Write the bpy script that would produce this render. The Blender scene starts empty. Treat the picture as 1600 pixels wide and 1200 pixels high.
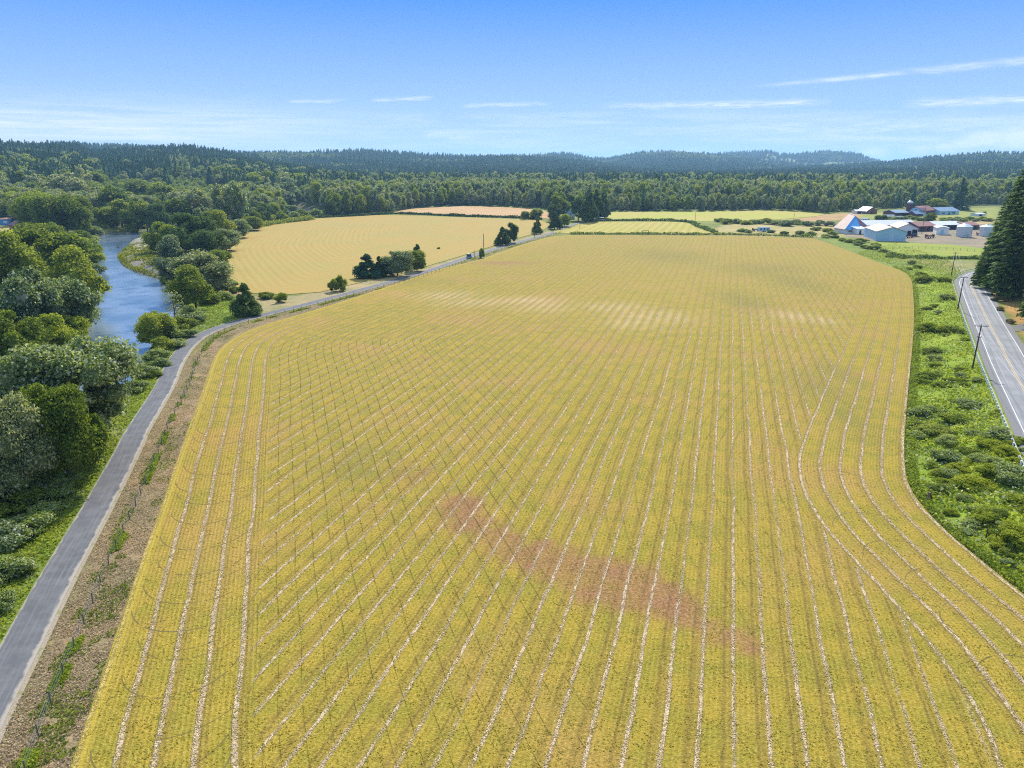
import bpy, bmesh, math, random
import numpy as np
from mathutils import Vector, Matrix
R = math.radians
random.seed(7)
rng = np.random.default_rng(11)
sc = bpy.context.scene
COL = sc.collection

# ------------------------------------------------------------------ camera
F, HC, PITCH = 1080.0, 42.0, R(17.6)
cam_d = bpy.data.cameras.new('camera'); cam = bpy.data.objects.new('camera', cam_d); COL.objects.link(cam)
cam_d.sensor_width = 36.0; cam_d.lens = 36.0*F/1600.0
cam_d.clip_start = 0.5; cam_d.clip_end = 60000
cam.location = (0, 0, HC); cam.rotation_euler = (math.pi/2-PITCH, 0, 0)
sc.camera = cam
sc.view_settings.view_transform = 'Standard'; sc.view_settings.look = 'None'
sc.cycles.use_denoising = False; sc.cycles.filter_width = 1.1; sc.cycles.max_bounces = 8
sc.view_settings.exposure = 0.42; sc.view_settings.gamma = 1.0

# ------------------------------------------------------------------ sun + sky
SUN_AZ, SUN_EL = R(9.8), R(41)          # azimuth clockwise from +Y
sd = bpy.data.lights.new('sun', 'SUN'); sd.energy = 5.0; sd.angle = R(0.53); sd.color = (1.0, 0.955, 0.88)
so = bpy.data.objects.new('sun', sd); COL.objects.link(so); so.location = (0, 0, 300)
sv = Vector((math.sin(SUN_AZ)*math.cos(SUN_EL), math.cos(SUN_AZ)*math.cos(SUN_EL), math.sin(SUN_EL)))
so.rotation_euler = sv.to_track_quat('Z', 'Y').to_euler()

class NT:
    """tiny node helper"""
    def __init__(s, tree): s.t = tree; s.n = tree.nodes; s.l = tree.links
    def add(s, typ, **kw):
        n = s.n.new(typ)
        for k, v in kw.items():
            if k == 'inp':
                for a, b in v.items(): s.put(n.inputs[a], b)
            else: setattr(n, k, v)
        return n
    def put(s, sock, v):
        if isinstance(v, bpy.types.NodeSocket): s.l.new(v, sock)
        else:
            if sock.type == 'RGBA' and len(v) == 3: v = (*v, 1)
            sock.default_value = v
    def math(s, op, a, b=0.0, c=None, clamp=False):
        n = s.n.new('ShaderNodeMath'); n.operation = op; n.use_clamp = clamp
        s.put(n.inputs[0], a); s.put(n.inputs[1], b)
        if c is not None: s.put(n.inputs[2], c)
        return n.outputs[0]
    def mix(s, f, a, b, mode='MIX'):
        n = s.n.new('ShaderNodeMix'); n.data_type = 'RGBA'; n.blend_type = mode; n.clamp_factor = True
        s.put(n.inputs[0], f); s.put(n.inputs[6], a); s.put(n.inputs[7], b)
        return n.outputs[2]
    def ramp(s, f, lo, hi, a=0.0, b=1.0, smooth=True):
        n = s.n.new('ShaderNodeMapRange'); n.interpolation_type = 'SMOOTHSTEP' if smooth else 'LINEAR'; n.clamp = True
        s.put(n.inputs[0], f); s.put(n.inputs[1], lo); s.put(n.inputs[2], hi); s.put(n.inputs[3], a); s.put(n.inputs[4], b)
        return n.outputs[0]
    def noise(s, vec, scale, detail=3, rough=0.55, w=None, dist=0.0):
        n = s.n.new('ShaderNodeTexNoise'); n.inputs['Scale'].default_value = scale
        n.inputs['Detail'].default_value = detail; n.inputs['Roughness'].default_value = rough; n.inputs['Distortion'].default_value = dist
        if vec is not None: s.l.new(vec, n.inputs['Vector'])
        return n.outputs['Fac']
    def attr(s, name):
        n = s.n.new('ShaderNodeAttribute'); n.attribute_name = name; return n
    def xyz(s, x, y, z=0.0):
        n = s.n.new('ShaderNodeCombineXYZ'); s.put(n.inputs[0], x); s.put(n.inputs[1], y); s.put(n.inputs[2], z); return n.outputs[0]

w = bpy.data.worlds.new('World'); sc.world = w; w.use_nodes = True
w.node_tree.nodes.clear(); N = NT(w.node_tree)
sky = N.add('ShaderNodeTexSky', sky_type='NISHITA', sun_disc=False, sun_elevation=SUN_EL, sun_rotation=SUN_AZ,
            altitude=100, air_density=1.0, dust_density=0.6, ozone_density=2.0)
tc = N.add('ShaderNodeTexCoord'); sep = N.add('ShaderNodeSeparateXYZ'); N.l.new(tc.outputs['Generated'], sep.inputs[0])
az = N.math('ARCTAN2', sep.outputs[0], sep.outputs[1]); el = N.math('ARCSINE', sep.outputs[2])
azd = N.math('MULTIPLY', az, 57.2958); eld = N.math('MULTIPLY', el, 57.2958)
# clear low sky: pale at the horizon, deep blue a dozen degrees up; above, Nishita mixed with a brightened fill colour that lifts the shade
g1 = N.mix(N.ramp(eld, 0.0, 13.5, smooth=False), (4.5, 6.3, 8.5), (0.25, 2.2, 7.6))
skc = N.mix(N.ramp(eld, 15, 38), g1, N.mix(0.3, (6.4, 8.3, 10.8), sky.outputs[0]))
vec = N.xyz(N.math('MULTIPLY', azd, 0.055), N.math('MULTIPLY', eld, 0.55))
n1 = N.noise(vec, 1.6, 6, 0.6, dist=0.6)
vec2 = N.xyz(N.math('MULTIPLY', azd, 0.25), N.math('MULTIPLY', eld, 1.6))
n2 = N.noise(vec2, 1.5, 5, 0.6, dist=0.4)
def gauss(c, wd, x):
    a = N.math('DIVIDE', N.math('SUBTRACT', x, c), wd)
    return N.math('EXPONENT', N.math('MULTIPLY', N.math('MULTIPLY', a, a), -1.0))
veil = N.math('MULTIPLY', N.ramp(n1, 0.36, 0.72), N.ramp(eld, 4.8, 2.0))
veilL = N.math('MULTIPLY', gauss(-30, 17, azd), N.math('MULTIPLY', gauss(2.3, 1.6, eld), N.ramp(n1, 0.25, 0.6, 0.3, 1.0)))
cl = N.math('MAXIMUM', N.math('MULTIPLY', veil, 0.7), N.math('MULTIPLY', veilL, 1.1)); cl = N.math('MULTIPLY', cl, N.ramp(N.noise(N.xyz(N.math('MULTIPLY', azd, 0.12), N.math('MULTIPLY', eld, 2.6)), 1.0, 6, 0.65, dist=0.8), 0.3, 0.65, 0.45, 1.05))
def px_dir(px, py):
    x, u = (px-800)/F, (600-py)/F
    d = Vector((x, math.cos(PITCH)+u*math.sin(PITCH), -math.sin(PITCH)+u*math.cos(PITCH))).normalized()
    return math.degrees(math.atan2(d.x, d.y)), math.degrees(math.asin(d.z))
vec3 = N.xyz(N.math('MULTIPLY', azd, 0.5), N.math('MULTIPLY', eld, 7.0)); n3 = N.noise(vec3, 1.0, 6, 0.65, dist=1.2)
def streak(x0, y0, x1, y1, wd, k, grow=0.0):
    global cl
    a0, e0 = px_dir(x0, y0); a1, e1 = px_dir(x1, y1)
    L = math.hypot(a1-a0, e1-e0); ux, uy = (a1-a0)/L, (e1-e0)/L
    dx, dy = N.math('SUBTRACT', azd, a0), N.math('SUBTRACT', eld, e0)
    t = N.math('DIVIDE', N.math('ADD', N.math('MULTIPLY', dx, ux), N.math('MULTIPLY', dy, uy)), L)
    s = N.math('SUBTRACT', N.math('MULTIPLY', dy, ux), N.math('MULTIPLY', dx, uy))
    s = N.math('ADD', s, N.math('MULTIPLY', N.math('SUBTRACT', n2, 0.5), wd*2.6))
    wid = N.math('ADD', wd, N.math('MULTIPLY', t, grow))
    q = N.math('DIVIDE', s, wid); gq = N.math('EXPONENT', N.math('MULTIPLY', N.math('MULTIPLY', q, q), -1.0))
    m = N.math('MULTIPLY', gq, N.math('MULTIPLY', N.ramp(t, -0.02, 0.2), N.ramp(t, 1.02, 0.82)))
    m = N.math('MULTIPLY', m, N.ramp(n2, 0.3, 0.62, k*0.35, k)); m = N.math('MULTIPLY', m, N.ramp(n3, 0.3, 0.62, 0.25, 1.1))
    cl = N.math('MAXIMUM', cl, m)
streak(1160, 136, 1760, 76, 0.10, 0.62, 0.16)
streak(930, 166, 1310, 158, 0.20, 0.8)
streak(1405, 162, 1700, 152, 0.26, 0.85)
streak(575, 157, 680, 152, 0.12, 0.65)
streak(440, 159, 545, 157, 0.12, 0.55)
streak(715, 165, 865, 162, 0.14, 0.65)
streak(700, 183, 1000, 178, 0.25, 0.3)
streak(1100, 200, 1700, 190, 0.45, 0.6)
def puff(x, y, wx, wy, k):
    global cl
    a0, e0 = px_dir(x, y)
    m = N.math('MULTIPLY', gauss(a0, wx, azd), gauss(e0, wy, N.math('ADD', eld, N.math('MULTIPLY', N.math('SUBTRACT', n2, 0.5), wy*1.5))))
    cl = N.math('MAXIMUM', cl, N.math('MULTIPLY', m, N.ramp(n2, 0.25, 0.55, k*0.85, k*1.2)))
for p in [(1480, 231, 1.0, .35, 1), (1510, 226, 1.2, .45, 1), (1545, 218, 1.6, .55, 1), (1595, 218, 2.2, .8, 1), (1365, 240, 1.0, .4, 1), (1440, 234, 1.2, .35, .8)]: puff(*p)
skc = N.mix(cl, skc, (7.2, 7.9, 8.8))
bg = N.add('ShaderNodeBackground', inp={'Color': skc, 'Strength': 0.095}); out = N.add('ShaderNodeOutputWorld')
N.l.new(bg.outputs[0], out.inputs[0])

# ------------------------------------------------------------------ geometry of the view -> points in the world
CP, SP = math.cos(PITCH), math.sin(PITCH)
def G(px, py, z=0.0):
    x, u = (px-800)/F, (600-py)/F
    d = (x, CP+u*SP, -SP+u*CP)
    t = (z-HC)/d[2]
    return (d[0]*t, d[1]*t)
def GL(pts, z=0.0): return np.array([G(a, b, z) for a, b in pts])
def height_for(P, top, z0=0):
    """height of a thing standing at P whose top reaches image row top"""
    q = (600-top)/F; Y = P[1]
    z = (q*(Y*CP+HC*SP)+HC*CP-Y*SP)/(CP+q*SP)
    return z-z0
def ppm(P, z=0): return F/(P[1]*CP+(HC-z)*SP)
def toPx(P, z=0):
    dep = P[1]*CP+(HC-z)*SP
    return 800+F*P[0]/dep, 600-F*((z-HC)*CP+P[1]*SP)/dep

def smooth_line(pts, step=3.0, closed=False):
    P = np.asarray(pts, float); n = len(P); out = []
    rngk = range(n if closed else n-1)
    for i in rngk:
        p0 = P[(i-1) % n] if closed or i > 0 else P[0]; p1 = P[i]; p2 = P[(i+1) % n]
        p3 = P[(i+2) % n] if closed or i+2 < n else P[-1]
        L = np.linalg.norm(p2-p1); k = max(1, int(L/step))
        for j in range(k):
            t = j/k
            t0, t1, t2, t3 = 0, 1, 2, 3
            # centripetal-ish: plain Catmull-Rom with chord-limited tangents
            m1 = (p2-p0)*0.5; m2 = (p3-p1)*0.5
            for m in (m1, m2):
                l = np.linalg.norm(m)
                if l > L: m *= L/l
            h = np.array([2*t**3-3*t**2+1, t**3-2*t**2+t, -2*t**3+3*t**2, t**3-t**2])
            out.append(h[0]*p1+h[1]*m1+h[2]*p2+h[3]*m2)
    if not closed: out.append(P[-1])
    return np.array(out)

def seg_dist(P, A, B, chunk=20000):
    """nearest distance from points P to segments A-B, with the nearest point and the arc index"""
    D = np.empty(len(P)); Q = np.empty((len(P), 2)); I = np.empty(len(P), int); T = np.empty(len(P))
    AB = B-A; L2 = (AB**2).sum(1)+1e-12
    for s in range(0, len(P), chunk):
        p = P[s:s+chunk, None, :]
        t = np.clip(((p-A)*AB).sum(2)/L2, 0, 1)
        q = A+t[..., None]*AB
        d2 = ((p-q)**2).sum(2); i = d2.argmin(1); r = np.arange(len(i))
        D[s:s+chunk] = np.sqrt(d2[r, i]); Q[s:s+chunk] = q[r, i]; I[s:s+chunk] = i; T[s:s+chunk] = t[r, i]
    return D, Q, I, T
def line_dist(P, L): return seg_dist(P, L[:-1], L[1:])
def inside(P, poly):
    x, y = P[:, 0], P[:, 1]; r = np.zeros(len(P), bool)
    for (x0, y0), (x1, y1) in zip(poly, np.roll(poly, -1, 0)):
        c = (y0 > y) != (y1 > y)
        if c.any():
            xi = x0+(y-y0)/(y1-y0+1e-15)*(x1-x0); r ^= c & (x < xi)
    return r
def sdist(P, poly):
    """signed distance, positive inside; points far off the box are -1e3"""
    out = np.full(len(P), -1e3); lo, hi = poly.min(0)-40, poly.max(0)+40
    m = ((P > lo) & (P < hi)).all(1)
    if m.any():
        d = seg_dist(P[m], poly, np.roll(poly, -1, 0))[0]
        out[m] = np.where(inside(P[m], poly), d, -d)
    return out
def sstep(a, b, x):
    t = np.clip((x-a)/(b-a), 0, 1); return t*t*(3-2*t)
def vnoise(x, y, seed=0):
    """smooth value noise in numpy"""
    xi, yi = np.floor(x).astype(np.int64), np.floor(y).astype(np.int64); fx, fy = x-xi, y-yi
    fx = fx*fx*(3-2*fx); fy = fy*fy*(3-2*fy)
    def h(i, j):
        v = (i*374761393+j*668265263+seed*1442695041) & 0x7fffffff
        v = ((v ^ (v >> 13))*1274126177) & 0x7fffffff
        return ((v ^ (v >> 16)) & 0xffff)/65535.0
    return (h(xi, yi)*(1-fx)+h(xi+1, yi)*fx)*(1-fy)+(h(xi, yi+1)*(1-fx)+h(xi+1, yi+1)*fx)*fy
def fbm(x, y, seed=0, o=4):
    s = 0; a = 0.5
    for k in range(o): s = s+a*vnoise(x*2**k, y*2**k, seed+k*17); a *= 0.5
    return s

# ------------------------------------------------------------------ mesh + tagging helpers
def link(o, parent=None):
    COL.objects.link(o)
    if parent is not None: o.parent = parent
    return o
def mesh_np(name, V, Fq, mat=None, attrs=None, smooth=False, parent=None):
    me = bpy.data.meshes.new(name); V = np.asarray(V, np.float32); Fq = np.asarray(Fq, np.int32)
    me.vertices.add(len(V)); me.vertices.foreach_set('co', V.ravel())
    k = Fq.shape[1]; me.loops.add(Fq.size); me.loops.foreach_set('vertex_index', Fq.ravel())
    me.polygons.add(len(Fq)); me.polygons.foreach_set('loop_start', np.arange(0, Fq.size, k, dtype=np.int32))
    if smooth: me.polygons.foreach_set('use_smooth', np.ones(len(Fq), bool))
    me.update(calc_edges=True)
    for nm, a in (attrs or {}).items():
        a = np.asarray(a, np.float32)
        if a.ndim == 1: at = me.attributes.new(nm, 'FLOAT', 'POINT'); at.data.foreach_set('value', a)
        else:
            at = me.attributes.new(nm, 'FLOAT_COLOR', 'POINT'); c = np.ones((len(a), 4), np.float32); c[:, :3] = a
            at.data.foreach_set('color', c.ravel())
    if mat: me.materials.append(mat)
    return link(bpy.data.objects.new(name, me), parent)
def obj_bm(name, bm, mat, parent=None, smooth=False):
    me = bpy.data.meshes.new(name); bmesh.ops.recalc_face_normals(bm, faces=bm.faces[:]); bm.to_mesh(me); bm.free()
    if smooth:
        for p in me.polygons: p.use_smooth = True
    if mat: me.materials.append(mat)
    return link(bpy.data.objects.new(name, me), parent)
def empty(name, loc, rz=0):
    o = bpy.data.objects.new(name, None); o.location = loc; o.rotation_euler = (0, 0, rz); o.empty_display_size = .5
    return link(o)
def tag(o, label=None, cat=None, group=None, kind=None):
    if label: o['label'] = label
    if cat: o['category'] = cat
    if group: o['group'] = group
    if kind: o['kind'] = kind
    return o
def struct(o): o['kind'] = 'structure'; return o
def box(bm, x0, x1, y0, y1, z0, z1):
    r = bmesh.ops.create_cube(bm, size=1); 
    for v in r['verts']:
        v.co = Vector(((x0+x1)/2+v.co.x*(x1-x0), (y0+y1)/2+v.co.y*(y1-y0), (z0+z1)/2+v.co.z*(z1-z0)))
    return r['verts']
def poly(bm, pts):
    return bm.faces.new([bm.verts.new(p) for p in pts])
def slab(bm, pts, t):
    """a flat panel with thickness t, pts counter-clockwise"""
    P = [Vector(p) for p in pts]; n = (P[1]-P[0]).cross(P[2]-P[0]).normalized()*t
    a = [bm.verts.new(p) for p in P]; b = [bm.verts.new(p-n) for p in P]; k = len(P)
    bm.faces.new(a); bm.faces.new(b[::-1])
    for i in range(k): bm.faces.new((a[(i+1) % k], a[i], b[i], b[(i+1) % k]))
def tube(bm, p0, p1, r0, r1=None, seg=6):
    r1 = r0 if r1 is None else r1; p0, p1 = Vector(p0), Vector(p1); d = (p1-p0)
    q = d.to_track_quat('Z', 'Y'); A, B = [], []
    for i in range(seg):
        a = 2*math.pi*i/seg; o = Vector((math.cos(a), math.sin(a), 0))
        A.append(bm.verts.new(p0+q @ (o*r0))); B.append(bm.verts.new(p1+q @ (o*r1)))
    for i in range(seg): bm.faces.new((A[i], A[(i+1) % seg], B[(i+1) % seg], B[i]))
    bm.faces.new(A[::-1]); bm.faces.new(B)
_ones = ['', 'first', 'second', 'third', 'fourth', 'fifth', 'sixth', 'seventh', 'eighth', 'ninth', 'tenth', 'eleventh', 'twelfth', 'thirteenth',
         'fourteenth', 'fifteenth', 'sixteenth', 'seventeenth', 'eighteenth', 'nineteenth']
_tens = ['', '', 'twenty', 'thirty', 'forty', 'fifty', 'sixty', 'seventy', 'eighty', 'ninety']
def ordinal(n):
    if n >= 100:
        h = ['', 'one', 'two', 'three'][n//100]+' hundred'; r = n % 100
        return h+'th' if r == 0 else h+' and '+ordinal(r)
    if n < 20: return _ones[n]
    t, o = divmod(n, 10)
    return (_tens[t][:-1]+'ieth') if o == 0 else _tens[t]+'-'+_ones[o]

# ------------------------------------------------------------------ materials
def mat_new(name):
    m = bpy.data.materials.new(name); m.use_nodes = True; m.node_tree.nodes.clear(); return m, NT(m.node_tree)
def finish(m, n, shader, disp=None):
    o = n.add('ShaderNodeOutputMaterial'); n.l.new(shader, o.inputs[0]); return m
def principled(n, col, rough=0.8, spec=0.3, normal=None, metal=0.0):
    p = n.add('ShaderNodeBsdfPrincipled'); n.put(p.inputs['Base Color'], col); n.put(p.inputs['Roughness'], rough)
    p.inputs['Specular IOR Level'].default_value = spec; n.put(p.inputs['Metallic'], metal)
    if normal is not None: n.l.new(normal, p.inputs['Normal'])
    return p.outputs[0]
def bump(n, h, dist=0.1, strength=1.0):
    b = n.add('ShaderNodeBump'); b.inputs['Distance'].default_value = dist; b.inputs['Strength'].default_value = strength
    n.l.new(h, b.inputs['Height']); return b.outputs[0]
def simple(name, col, rough=0.8, var=0.18, scale=2.0, spec=0.3, metal=0.0, bmp=0.01, streaks=None, streak_col=None):
    m, n = mat_new(name); t = n.add('ShaderNodeTexCoord').outputs['Object']
    a = n.noise(t, scale, 4); dark = tuple(c*(1-var) for c in col); lite = tuple(min(1, c*(1+var)) for c in col)
    c = n.mix(a, dark, lite)
    if streak_col:
        b = n.noise(t, streaks or 0.4, 5, 0.7, dist=1.0); c = n.mix(n.ramp(b, 0.5, 0.62), c, streak_col)
    return finish(m, n, principled(n, c, rough, spec, bump(n, a, bmp) if bmp else None, metal))
def foliage(name, dark, lite, pale=None, trans=0.42, patch=0.35, rnd=0.5):
    m, n = mat_new(name)
    oi = n.add('ShaderNodeObjectInfo'); geo = n.add('ShaderNodeNewGeometry'); tcn = n.add('ShaderNodeTexCoord')
    a = n.noise(tcn.outputs['Object'], patch, 3, 0.6)
    isl = geo.outputs['Random Per Island']
    f = n.math('ADD', n.math('MULTIPLY', a, 0.9), n.math('MULTIPLY', n.math('SUBTRACT', isl, 0.5), 0.7))
    f = n.math('ADD', f, n.math('MULTIPLY', n.math('SUBTRACT', oi.outputs['Random'], 0.5), rnd))
    c = n.mix(n.ramp(f, 0.05, 0.95, smooth=False), dark, lite)
    if pale: c = n.mix(n.ramp(n.math('FRACT', n.math('MULTIPLY', n.math('ADD', isl, oi.outputs['Random']), 7.3)), 0.7, 0.95), c, pale)
    d = principled(n, c, 0.75, 0.12); tr = n.add('ShaderNodeBsdfTranslucent')
    n.l.new(n.mix(1.0, c, (1.0, 1.0, 0.45), 'MULTIPLY'), tr.inputs['Color'])
    mx = n.add('ShaderNodeMixShader'); mx.inputs[0].default_value = trans
    n.l.new(d, mx.inputs[1]); n.l.new(tr.outputs[0], mx.inputs[2])
    return finish(m, n, mx.outputs[0])
M = {}
M['leaf_green'] = foliage('leaf_green', (0.09, 0.15, 0.018), (0.44, 0.47, 0.07), trans=0.5)
M['leaf_bright'] = foliage('leaf_bright', (0.15, 0.22, 0.02), (0.46, 0.5, 0.06), trans=0.5)
M['leaf_dark'] = foliage('leaf_dark', (0.03, 0.075, 0.022), (0.2, 0.27, 0.06), trans=0.38)
M['leaf_silver'] = foliage('leaf_silver', (0.06, 0.115, 0.04), (0.36, 0.42, 0.15), pale=(0.62, 0.64, 0.48), trans=0.45)
M['leaf_pale'] = foliage('leaf_pale', (0.14, 0.19, 0.06), (0.46, 0.47, 0.22), pale=(0.58, 0.56, 0.36), trans=0.45)
M['needle'] = foliage('needle', (0.016, 0.062, 0.034), (0.1, 0.22, 0.085), trans=0.3)
M['needle_near'] = foliage('needle_near', (0.02, 0.06, 0.016), (0.16, 0.25, 0.04), trans=0.35)
M['bramble'] = foliage('bramble', (0.14, 0.21, 0.04), (0.42, 0.48, 0.1), pale=(0.58, 0.6, 0.42), trans=0.5, patch=0.6)
M['lush'] = foliage('lush', (0.17, 0.24, 0.016), (0.44, 0.47, 0.035), trans=0.5, patch=0.15)
M['goldweed'] = foliage('goldweed', (0.16, 0.20, 0.01), (0.42, 0.40, 0.02), trans=0.4, patch=0.3)
M['drygrass'] = foliage('drygrass', (0.20, 0.17, 0.07), (0.42, 0.33, 0.18), trans=0.3, patch=0.4)
M['drystrip'] = foliage('drystrip', (0.30, 0.21, 0.13), (0.60, 0.46, 0.30), trans=0.35, patch=0.5)
M['bark'] = simple('bark', (0.11, 0.085, 0.06), 0.9, 0.4, 3)
M['pole_wood'] = simple('pole_wood', (0.07, 0.05, 0.035), 0.85, 0.3, 3)
M['post_wood'] = simple('post_wood', (0.16, 0.13, 0.10), 0.9, 0.35, 5)
M['grey_metal'] = simple('grey_metal', (0.42, 0.44, 0.46), 0.4, 0.12, 1.5, metal=0.6)
M['galv'] = simple('galv', (0.55, 0.58, 0.62), 0.38, 0.1, 1.0, metal=0.35)
M['white_paint'] = simple('white_paint', (0.74, 0.74, 0.72), 0.6, 0.07, 2)
M['shade_tinted_wall'] = simple('shade_tinted_wall', (0.38, 0.56, 0.68), 0.6, 0.06, 0.6)  # white paint with the blue of sky-lit shade put into its colour
M['blue_metal'] = simple('blue_metal', (0.06, 0.30, 0.62), 0.45, 0.08, 0.8)
M['rust_roof'] = simple('rust_roof', (0.24, 0.10, 0.08), 0.6, 0.25, 0.7)
M['worn_roof'] = simple('worn_roof', (0.30, 0.17, 0.12), 0.6, 0.12, 0.8, streaks=0.2, streak_col=(0.36, 0.25, 0.20))
M['tan_roof'] = simple('tan_roof', (0.36, 0.28, 0.19), 0.6, 0.15, 0.4, streaks=0.2, streak_col=(0.56, 0.52, 0.46))
M['white_roof'] = simple('white_roof', (0.50, 0.52, 0.56), 0.5, 0.08, 0.5)
M['slate_roof'] = simple('slate_roof', (0.16, 0.24, 0.34), 0.5, 0.15, 0.7)
M['maroon'] = simple('maroon', (0.12, 0.045, 0.06), 0.6, 0.2, 0.8)
M['dark'] = simple('dark', (0.012, 0.012, 0.015), 0.7, 0.2, 2)
M['window'] = simple('window', (0.03, 0.05, 0.07), 0.1, 0.1, 2, spec=0.6)
M['rubber'] = simple('rubber', (0.02, 0.02, 0.02), 0.9, 0.1, 4)
M['stump'] = simple('stump', (0.22, 0.16, 0.11), 0.9, 0.3, 4)
M['wire'] = simple('wire', (0.62, 0.62, 0.60), 0.4, 0.05, 1, metal=0.3)

# ------------------------------------------------------------------ key lines of the place
FIELD_L = [(20, 1560), (70, 1350), (110, 1200), (158, 1062), (212, 900), (250, 796), (283, 700), (302, 650), (320, 600), (336, 556), (358, 533), (400, 512), (480, 488),
           (551, 466), (622, 442.5), (694, 419), (748, 406), (812, 384), (862, 370), (895, 367.3)]
FIELD_T = [(1000, 367.6), (1120, 368.5), (1200, 370), (1272, 372.5)]
FIELD_R = [(1300, 382), (1340, 397), (1375, 411), (1410, 424), (1423, 437), (1427, 462), (1428, 500), (1425, 550), (1420, 600), (1416, 650), (1413, 700), (1418, 752),
           (1442, 792), (1492, 842), (1542, 883), (1600, 929), (1720, 1030), (1900, 1220), (2100, 1560)]
fl, ft, fr = GL(FIELD_L), GL(FIELD_T), GL(FIELD_R)
SL, SR = smooth_line(fl, 3), smooth_line(fr, 3)
FIELD = np.vstack([SL, ft, SR])
PATHC = smooth_line(GL([(-190, 1480), (-90, 1250), (-28, 1120), (36, 1000), (86, 905), (156, 782), (200, 700), (212, 675), (255, 605), (271, 570), (289, 544), (312, 525), (342, 512),
                        (378, 500.5), (430, 487.5), (480, 475), (551, 456.5), (622, 437), (670, 423), (718, 406.5), (748, 396.5), (777, 388), (820, 375.5), (860, 364.5), (885, 354.5), (912, 345.5)]), 2.0)
ROADZ = 1.5
ROADC = smooth_line(GL([(1720, 421), (1620, 420.5), (1572, 422), (1540, 426), (1524, 432), (1516.5, 441), (1520, 452), (1530, 473), (1547, 508), (1563, 538), (1577, 567), (1594, 598), (1629, 660),
                        (1680, 750), (1780, 920), (1950, 1200)], ROADZ), 2.5)
RIVER = smooth_line(GL([(136, 372), (175, 364), (232, 360), (262, 362), (258, 366), (226, 370), (205, 377), (201, 384), (184, 398), (186, 408), (200, 420), (230, 431), (262, 440), (284, 446), (284, 470), (270, 496),
                        (252, 516), (232, 548), (222, 572), (196, 604), (150, 640), (80, 672), (0, 690), (-160, 720), (-300, 690), (-120, 640), (0, 612), (34, 594), (70, 560), (120, 522), (128, 505), (140, 460), (146, 420), (144, 392)], -2.0), 3, True)
RIVER2 = smooth_line(GL([(446, 322), (470, 322.5), (492, 331), (478, 333), (455, 329)], -2.0), 5, True)
LF = smooth_line(GL([(404, 356), (380, 366), (347, 385), (343, 400), (352, 420), (366, 444), (374, 455), (404, 459), (450, 460), (500, 456.5), (560, 442), (625, 428), (690, 409), (737, 395), (780, 381), (800, 374.5), (838, 364), (858, 352), (846, 345),
                     (800, 342), (720, 339.5), (650, 337), (575, 336.2), (487, 340), (440, 344)]), 12, True)
TF = smooth_line(GL([(615, 332.5), (645, 326), (690, 323.5), (725, 322), (800, 324.5), (847, 328), (858, 336), (862, 342), (800, 339.2), (720, 336.8), (650, 334.6)]), 25, True)
SF = smooth_line(GL([(868, 363.8), (890, 356), (918, 347.6), (990, 346.6), (1066, 347.5), (1090, 356), (1116, 365), (1000, 364.8)]), 12, True)
PF = smooth_line(GL([(952, 332), (1080, 331), (1200, 329.3), (1290, 335), (1240, 341), (1200, 344), (1130, 346), (1075, 346), (958, 343.8)]), 25, True)
GF = smooth_line(GL([(1366, 379), (1420, 379.5), (1480, 382), (1545, 390), (1545, 402.5), (1470, 402), (1425, 400), (1385, 390)]), 10, True)
FARSHEETS = (LF, TF, SF, PF, GF)
TRAIL_W = 1.75

# ridges of the hills: (azimuth px at the horizon, row of the treetops) at a distance, with depth of slope
def ridge(rp, r0, front, back, tree=18):
    a = np.array([math.atan((p[0]-800)/1133.0) for p in rp]); 
    h = np.array([(258-p[1])/1133.0*r0/1.0 for p in rp])+HC-tree-9
    return a, np.maximum(h, 0), r0, front, back
RIDGES = [
    ridge([(-900, 200), (-300, 205), (0, 221), (60, 223), (120, 225), (150, 233), (200, 230), (290, 224), (350, 231), (420, 243), (520, 256), (600, 272)], 1900, 1250, 900, 24),
    ridge([(-900, 225), (0, 228), (120, 225), (300, 232), (380, 236), (430, 235), (500, 233), (560, 231), (600, 232), (650, 236), (700, 239), (780, 239), (830, 240), (900, 246), (1000, 258), (1060, 270)], 3000, 1500, 1000, 22),
    ridge([(500, 262), (700, 245), (800, 240), (850, 238), (880, 236), (920, 243), (950, 244), (1000, 235.5), (1040, 234), (1090, 237), (1130, 240), (1200, 248), (1280, 256), (1400, 262)], 4200, 1800, 1300, 22),
    ridge([(950, 262), (1080, 243), (1110, 239), (1150, 236), (1200, 234), (1214, 239), (1240, 239), (1290, 236), (1330, 238), (1375, 250), (1420, 256), (1500, 262)], 5400, 1700, 1500, 22),
    ridge([(1100, 262), (1250, 256), (1340, 253), (1390, 250), (1440, 245), (1500, 240), (1550, 238), (1600, 239), (1800, 236), (2400, 230)], 3400, 1900, 1000, 22),
]
def hills(x, y):
    r = np.hypot(x, y); a = np.arctan2(x, y); h = np.zeros_like(x)
    for (ra, rh, r0, fr_, bk) in RIDGES:
        H = np.interp(a, ra, rh, left=rh[0], right=0 if rh[-1] < 60 and ra[-1] < 0.7 else rh[-1])
        t = np.where(r < r0, (r-(r0-fr_))/fr_, 1-(r-r0)/bk*0.7); t = np.clip(t, 0, 1)
        u = fbm(x/420.0, y/420.0, 5)-0.5
        s = t**1.25*(1+0.5*u*np.clip((1-t)*4, 0, 1)*np.clip(t*3, 0, 1)*1.6)
        h = np.maximum(h, H*np.clip(s, 0, 1.0))
    bumpy = (fbm(x/90.0, y/90.0, 9)-0.5)*8*np.clip(h/30, 0, 1)
    return h+bumpy
_ext = ROADC
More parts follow.
